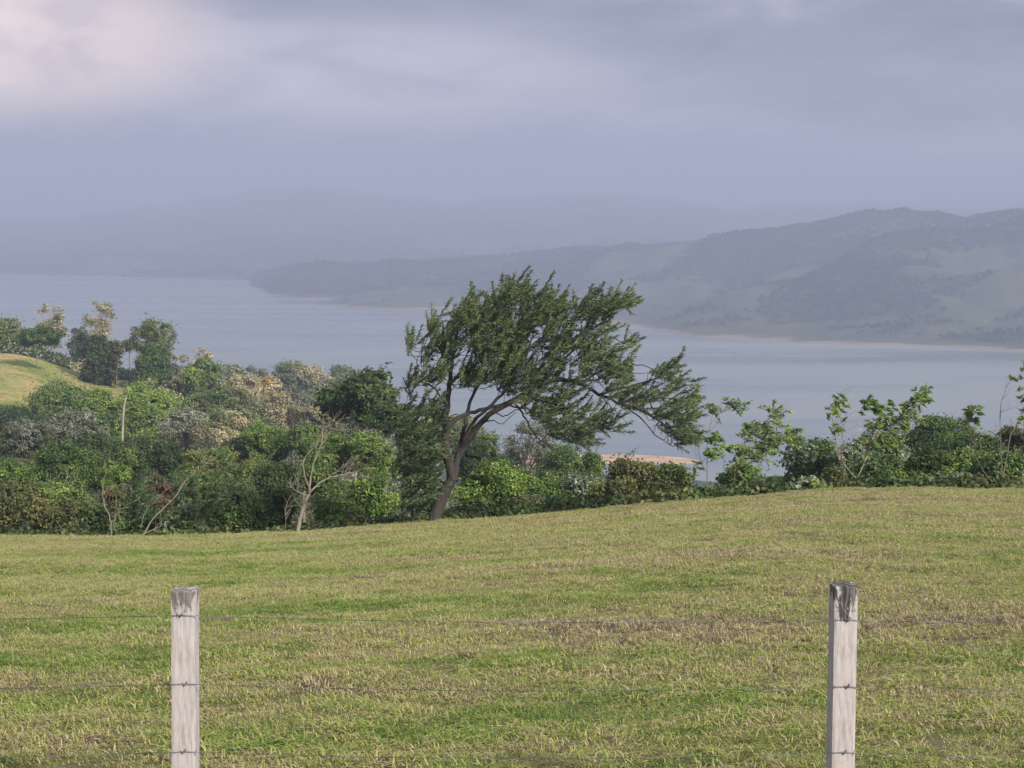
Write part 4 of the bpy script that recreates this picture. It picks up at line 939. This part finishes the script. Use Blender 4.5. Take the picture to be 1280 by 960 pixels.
sapling([([(915, 620), (918, 595), (925, 570), (935, 548), (950, 525)], .035, .012), ([(925, 570), (945, 550), (970, 535), (985, 540)], .02, .01), ([(930, 560), (930, 548), (926, 540)], .014, .008), ([(935, 548), (955, 530), (968, 515)], .014, .006), ([(918, 612), (935, 608), (952, 598)], .03, .012)],
        [(968, 517, 13, 55), (935, 535, 13, 50), (952, 540, 18, 110), (985, 545, 15, 80), (965, 548, 15, 70), (918, 562, 14, 60), (940, 568, 18, 100), (955, 560, 15, 60), (905, 562, 9, 30), (925, 585, 18, 90)], 50, 'sapling', 'branching sapling with the fullest leaf clusters blown right over the low lake gap', 'bright', GS, seed=3)
sapling([([(1066, 618), (1056, 585), (1046, 555), (1040, 520)], .025, .010), ([(1040, 520), (1044, 506), (1050, 500)], .010, .006)],
        [(1042, 509, 9, 36), (1049, 500, 8, 30), (1046, 534, 9, 36), (1041, 518, 8, 27)], 49, 'sapling', 'thin sapling with two small tufts, left of the arching one', 'bright', GS, seed=4)
sapling([([(1057, 618), (1054, 580), (1053, 545), (1058, 523), (1070, 513)], .022, .010)],
        [(1078, 510, 9, 36), (1090, 503, 10, 45), (1098, 513, 12, 54), (1112, 506, 8, 27)], 48.5, 'sapling', 'thin curved sapling bending right at its tip into one leaf tuft', 'bright', GS, seed=5)
sapling([([(1064, 620), (1071, 600), (1082, 575), (1092, 545), (1104, 522), (1112, 508)], .045, .012), ([(1092, 545), (1115, 535), (1135, 515), (1152, 496)], .025, .010), ([(1071, 600), (1052, 575), (1044, 560)], .025, .01), ([(1082, 575), (1100, 550), (1118, 530)], .02, .01)],
        [(1094, 530, 14, 80), (1098, 548, 16, 100), (1080, 555, 13, 60), (1118, 530, 12, 50), (1136, 519, 14, 80), (1130, 508, 11, 50), (1148, 495, 12, 80), (1156, 499, 8, 30), (1110, 520, 9, 30), (1124, 537, 12, 50)], 49.5, 'sapling', 'pale-stemmed arching sapling with leaf clusters streaming right to the highest tip', 'bright', GS, bark='bark_pale', seed=6)
sapling([([(1238, 622), (1235, 600), (1222, 575), (1213, 555), (1207, 528)], .03, .010)],
        [(1210, 513, 9, 45), (1214, 524, 9, 45), (1207, 520, 8, 27), (1217, 510, 7, 18)], 50, 'sapling', 'short lone sapling with a single leaf tuft right of the dome-shaped tree', 'bright', GS, seed=7)
sapling([([(1254, 620), (1252, 580), (1250, 540), (1251, 508), (1256, 490), (1259, 476)], .022, .008)],
        [(1262, 474, 6, 18)], 49, 'sapling', 'tall bare curved sapling with a tiny tuft near the right edge', 'bright', GS, seed=8)
sapling([([(1246, 622), (1258, 575), (1263, 545), (1273, 528), (1280, 508), (1292, 470)], .04, .012), ([(1273, 528), (1285, 535)], .015, .008)],
        [(1278, 512, 8, 36), (1274, 525, 7, 27), (1280, 500, 8, 30), (1281, 461, 10, 60), (1292, 470, 16, 100), (1292, 490, 14, 80)], 48, 'sapling', 'sapling leaning out of the picture at the right edge with hanging leaves', 'bright', GS, seed=9)
# the bare forked tree and thin poles, left
sapling([([(371, 664), (377, 642), (386, 618)], .13, .085), ([(386, 620), (388, 600), (392, 580), (401, 556), (404, 535)], .07, .02), ([(388, 612), (381, 595), (380, 575), (393, 558), (401, 545)], .045, .015),
         ([(387, 616), (405, 600), (425, 594), (450, 588), (470, 578)], .06, .015), ([(404, 602), (420, 590), (440, 592)], .03, .01), ([(386, 620), (372, 615), (362, 608)], .03, .01), ([(425, 594), (445, 596), (462, 600)], .02, .008), ([(401, 556), (412, 540), (414, 528)], .02, .006)],
        [(404, 530, 10, 20), (470, 578, 9, 20), (414, 525, 8, 18)], 45.5, 'bare_tree', 'pale bare forked tree with hardly any leaves, left of the leaning tree', 'yellow', None, 'bark_stem', 11, cat='tree', leaf=.12)
sapling([([(139, 670), (138, 650), (131, 632), (128, 612), (131, 595), (137, 588)], .035, .012), ([(142, 662), (143, 650), (150, 634)], .03, .012)],
        [(143, 582, 12, 36), (152, 578, 10, 27)], 46, 'sapling', 'thin pale forked sapling curving up before the russet bush', 'mid', GS, 'bark_stem', 12)
sapling([([(172, 670), (190, 650), (218, 622), (232, 600), (255, 582), (268, 564)], .05, .014), ([(176, 660), (182, 640), (205, 615), (218, 605)], .022, .008), ([(178, 668), (200, 658), (216, 646)], .025, .01)],
        [(262, 575, 9, 18), (248, 584, 9, 18)], 46.5, 'bare_pole_tree', 'slanting bare pole-like tree leaning right over the russet bushes', 'yellow', None, 'bark_stem', 13, cat='tree', leaf=.14)
sapling([([(357, 664), (357, 648), (356, 634)], .012, .008)], [], 45.3, 'dead_stem', 'thin dead upright stem just left of the bare forked tree', 'olive', None, 'bark_stem', 14, cat='dead stem')
sapling([([(524, 657), (525, 645), (524, 632)], .03, .018)], [], 45.2, 'dead_stem', 'short pale dead stem left of the leaning tree trunk', 'olive', None, 'bark_stem', 15, cat='dead stem')
sapling([([(151, 545), (154, 520), (157, 500), (158, 486)], .30, .13)], [(160, 484, 8, 20)], 190, 'bare_trunk_tree', 'tall pale bare trunk in front of the lime green tree', 'lime', None, 'bark_pale', 16, cat='tree', leaf=.5)

# ------------------------------------------------------------------ fence
def post_mat(dark):
    m, t = new_mat('weathered_painted_wood')
    tcn = N(t, 'ShaderNodeTexCoord'); mpn = N(t, 'ShaderNodeMapping'); L(t, tcn.outputs['Object'], mpn.inputs[0]); mpn.inputs['Scale'].default_value = (1, 1, .12)
    gr = N(t, 'ShaderNodeTexNoise', ins={'Scale': 70.0, 'Detail': 6.0, 'Roughness': 0.65, 'Distortion': 0.4}); L(t, mpn.outputs[0], gr.inputs['Vector'])
    bl = N(t, 'ShaderNodeTexNoise', ins={'Scale': 6.0, 'Detail': 5.0, 'Roughness': 0.6}); L(t, tcn.outputs['Object'], bl.inputs['Vector'])
    c = ramp(t, gr.outputs[0], [(.3, (.27, .24, .235)), (.5, (.385, .355, .355)), (.72, (.46, .435, .435))]).outputs[0]
    c = mixc(t, ramp(t, bl.outputs[0], [(.56, 0.0), (.70, .55)]).outputs[0], c, (.33, .23, .18))
    sp = N(t, 'ShaderNodeSeparateXYZ'); L(t, tcn.outputs['Object'], sp.inputs[0])
    # mould running down from the top, ragged
    mp3 = N(t, 'ShaderNodeMapping'); L(t, tcn.outputs['Object'], mp3.inputs[0]); mp3.inputs['Scale'].default_value = (1, 1, .25); mp3.inputs['Location'].default_value = (dark * 3.1, 0, 0)
    st = N(t, 'ShaderNodeTexNoise', ins={'Scale': 28.0, 'Detail': 5.0, 'Roughness': 0.7}); L(t, mp3.outputs[0], st.inputs['Vector'])
    topd = math_(t, 'MULTIPLY', math_(t, 'SUBTRACT', sp.outputs[2], 1.22 - .04 - .11 * dark), 6.0)
    cent = math_(t, 'ABSOLUTE', math_(t, 'SUBTRACT', sp.outputs[0], .004)); 
    cent = math_(t, 'MULTIPLY', cent, -17.0 * dark)
    k = math_(t, 'ADD', math_(t, 'ADD', topd, cent), math_(t, 'MULTIPLY_ADD', st.outputs[0], 5.0, -2.5 + .22 * dark))
    k = ramp(t, k, [(.0, 0.0), (.30, .95)]).outputs[0]
    k = math_(t, 'MULTIPLY', k, ramp(t, gr.outputs[0], [(.46, 1.0), (.70, .55)]).outputs[0])
    c = mixc(t, k, c, (.020, .018, .015) if dark > .5 else (.10, .09, .08))
    # faint scratches
    wv = N(t, 'ShaderNodeTexWave', wave_type='BANDS', bands_direction='DIAGONAL', ins={'Scale': 3.2, 'Distortion': 9.0, 'Detail': 2.0, 'Detail Scale': 1.4}); L(t, tcn.outputs['Object'], wv.inputs['Vector'])
    c = mixc(t, ramp(t, wv.outputs[0], [(.985, 0.0), (1.0, .10)]).outputs[0], c, (.6, .57, .55))
    p = N(t, 'ShaderNodeBsdfPrincipled'); p.inputs['Roughness'].default_value = .85; p.inputs['Specular IOR Level'].default_value = .2; L(t, c, p.inputs['Base Color'])
    bp = N(t, 'ShaderNodeBump'); bp.inputs['Strength'].default_value = .5; bp.inputs['Distance'].default_value = .004; L(t, gr.outputs[0], bp.inputs['Height']); L(t, bp.outputs[0], p.inputs['Normal'])
    o = N(t, 'ShaderNodeOutputMaterial'); L(t, p.outputs[0], o.inputs[0]); return m
PM = {0: post_mat(.25), 1: post_mat(1.0)}
def wire_mat():
    m, t = new_mat('galvanised_wire')
    p = N(t, 'ShaderNodeBsdfPrincipled'); p.inputs['Metallic'].default_value = .5; p.inputs['Roughness'].default_value = .55
    g = N(t, 'ShaderNodeNewGeometry'); no = N(t, 'ShaderNodeTexNoise', ins={'Scale': 7.0, 'Detail': 4.0}); L(t, g.outputs['Position'], no.inputs['Vector'])
    L(t, ramp(t, no.outputs[0], [(.45, (.05, .055, .06)), (.70, (.32, .32, .32))]).outputs[0], p.inputs['Base Color'])
    o = N(t, 'ShaderNodeOutputMaterial'); L(t, p.outputs[0], o.inputs[0]); return m
WM = wire_mat()
FY = 6.9
PW = .0555
def post_mesh(h, seed, mat):
    r = np.random.default_rng(seed); ns = 46; per = 8
    V = []; Fc = []
    # square section with worn corners: points per side
    def ring(z, top=False):
        pts = []
        hw = PW; hd = .055
        cs = [(-1, -1), (1, -1), (1, 1), (-1, 1)]
        for i in range(4):
            a = np.array(cs[i], float); b = np.array(cs[(i + 1) % 4], float)
            for k in range(per):
                f = k / per; q = a + (b - a) * f
                e = max(abs(f - .5) * 2, 0) ** 14
                q = q * (1 - .035 * e)
                w = 1 + .035 * (float(vnoise(np.array(z * 5 + q[0] * 2 + seed), np.array(q[1] * 2 + z * 1.5), seed)) - .5) + .02 * (float(vnoise(np.array(z * 22.), np.array(q[0] * 5 + q[1] * 3 + 9), seed + 3)) - .5)
                pts.append((q[0] * hw * w, q[1] * hd * w, z))
        return pts
    n = per * 4
    zs = np.linspace(-.35, h, ns)
    for z in zs: V += ring(z)
    # weathered top: tiny chamfer then uneven cap
    capr = ring(h); V += [(x * .97, y * .97, h + .003 + .004 * r.random()) for x, y, _ in capr]
    rows = ns + 1
    for i in range(rows - 1):
        for j in range(n):
            Fc.append((i * n + j, i * n + (j + 1) % n, (i + 1) * n + (j + 1) % n, (i + 1) * n + j))
    V.append((0, 0, h + .006)); c = len(V) - 1; b = (rows - 1) * n
    me = bpy.data.meshes.new('post')
    me.from_pydata([tuple(v) for v in V], [], Fc + [(b + j, b + (j + 1) % n, c) for j in range(n)])
    me.materials.append(mat)
    me.polygons.foreach_set('use_smooth', np.zeros(len(me.polygons), dtype=bool))
    me.update(); return me
def fence():
    root = empty('wire_fence', (0, FY, gz(0, FY)), 'barbed wire fence on pale weathered square wooden posts in the foreground', 'fence')
    gz0 = gz(0, FY)
    tops = {0: at(231.5, 735.5, FY), 1: at(1054.5, 729.5, FY)}
    xs_ = {-1: tops[0][0] - 2.99, 0: tops[0][0], 1: tops[1][0], 2: tops[1][0] + 2.99}
    lean = {-1: 0.0, 0: .019, 1: -.004, 2: .01}
    rows = {0: (765, 850, 934), 1: (770.5, 853.5, 935)}
    for k in (-1, 0, 1, 2):
        zt = tops[1][2] if k > 0 else tops[0][2]
        xb = xs_[k] - lean[k] * 1.22
        o = obj('post', post_mesh(1.22, 50 + k, PM[1 if k == 1 else 0]), root)
        o.location = (xb, 0, zt - .008 - 1.22 - gz0); o.rotation_euler = (0, lean[k], 0 if k < 1 else .035)
        if k == 0: o['label'] = 'left post with a greyed worn top'
        if k == 1: o['label'] = 'right post with black mould running down from its top'
        for j in range(3):
            z = at(0, (rows[0] if k < 1 else rows[1])[j], FY)[2]
            # staple driven over the wire into the front face
            zz = z - (zt - .008 - 1.22)
            T = Tubes(); sx = (-.008, .012, .004)[j] + .02 * (k == 1) * (j == 0) + lean[k] * (zz - 1.22) * 0
            yf = -.055
            T.add([(sx - .006, yf + .01, zz - .012), (sx - .006, yf - .0065, zz - .010), (sx + .002, yf - .0075, zz + .002), (sx + .008, yf - .0065, zz + .012), (sx + .008, yf + .01, zz + .013)], .0019, 6)
            T.add(spline([(sx - .014, yf - .006, zz + .006), (sx, yf - .010, zz - .003), (sx + .013, yf - .006, zz + .008)], 6), .0015, 5)
            obj('staple', T.mesh('staple', WM), o)
    for j in range(3):
        T = Tubes()
        kx = sorted(xs_)
        for a, b in zip(kx[:-1], kx[1:]):
            za = at(0, (rows[0] if a < 1 else rows[1])[j], FY)[2] - gz0; zb = at(0, (rows[0] if b < 1 else rows[1])[j], FY)[2] - gz0
            x0, x1 = xs_[a], xs_[b]
            m = 300; t = np.linspace(0, 1, m)
            sag = -.022 * (4 * t * (1 - t)) * (1 + .2 * j)
            xw = x0 + (x1 - x0) * t; zw = za + (zb - za) * t + sag; yw = np.full(m, -.0615)
            ph = t * (x1 - x0) / .045 * 2 * math.pi
            for s in (0, math.pi):
                T.add(np.stack([xw, yw + .0016 * np.cos(ph + s), zw + .0016 * np.sin(ph + s)], -1), .0008, 5)
            nb = int((x1 - x0) / .13)
            for q in range(nb):
                tt = (q + .35 + .3 * random.random()) / nb; xx = x0 + (x1 - x0) * tt; zz = za + (zb - za) * tt - .022 * 4 * tt * (1 - tt) * (1 + .2 * j)
                an = random.random() * 3.14
                for s in (-1, 1):
                    dv = np.array([.25 * s, math.cos(an), math.sin(an)]) * .014
                    T.add([(xx + .003 * s, -.0615 - dv[1] * .8, zz - dv[2] * .8), (xx, -.0615, zz + .002), (xx - dv[0], -.0615 + dv[1], zz + dv[2])], [.0005, .0014, .0005], 5)
        obj('barbed_wire', T.mesh('barbed_wire', WM), root)
fence()

# ------------------------------------------------------------------ haze
def haze():
    m = bpy.data.materials.new('haze'); m.use_nodes = True; t = m.node_tree; t.nodes.clear()
    v = N(t, 'ShaderNodeVolumePrincipled'); v.inputs['Color'].default_value = (.49, .56, .78, 1); v.inputs['Density'].default_value = 3.9e-4
    v.inputs['Anisotropy'].default_value = 0.0
    o = N(t, 'ShaderNodeOutputMaterial'); L(t, v.outputs[0], o.inputs['Volume'])
    x, y0, y1, z0, z1 = 8000, -200, 13200, -166, 260
    vs = [(a, b, c) for a in (-x, x) for b in (y0, y1) for c in (z0, z1)]
    fs = [(0, 1, 3, 2), (4, 6, 7, 5), (0, 4, 5, 1), (2, 3, 7, 6), (0, 2, 6, 4), (1, 5, 7, 3)]
    me = bpy.data.meshes.new('haze'); me.from_pydata(vs, [], fs); me.materials.append(m); me.update()
    tag(obj('haze', me), 'pale lilac haze lying over the lake and hills', 'haze', kind='stuff')
haze()
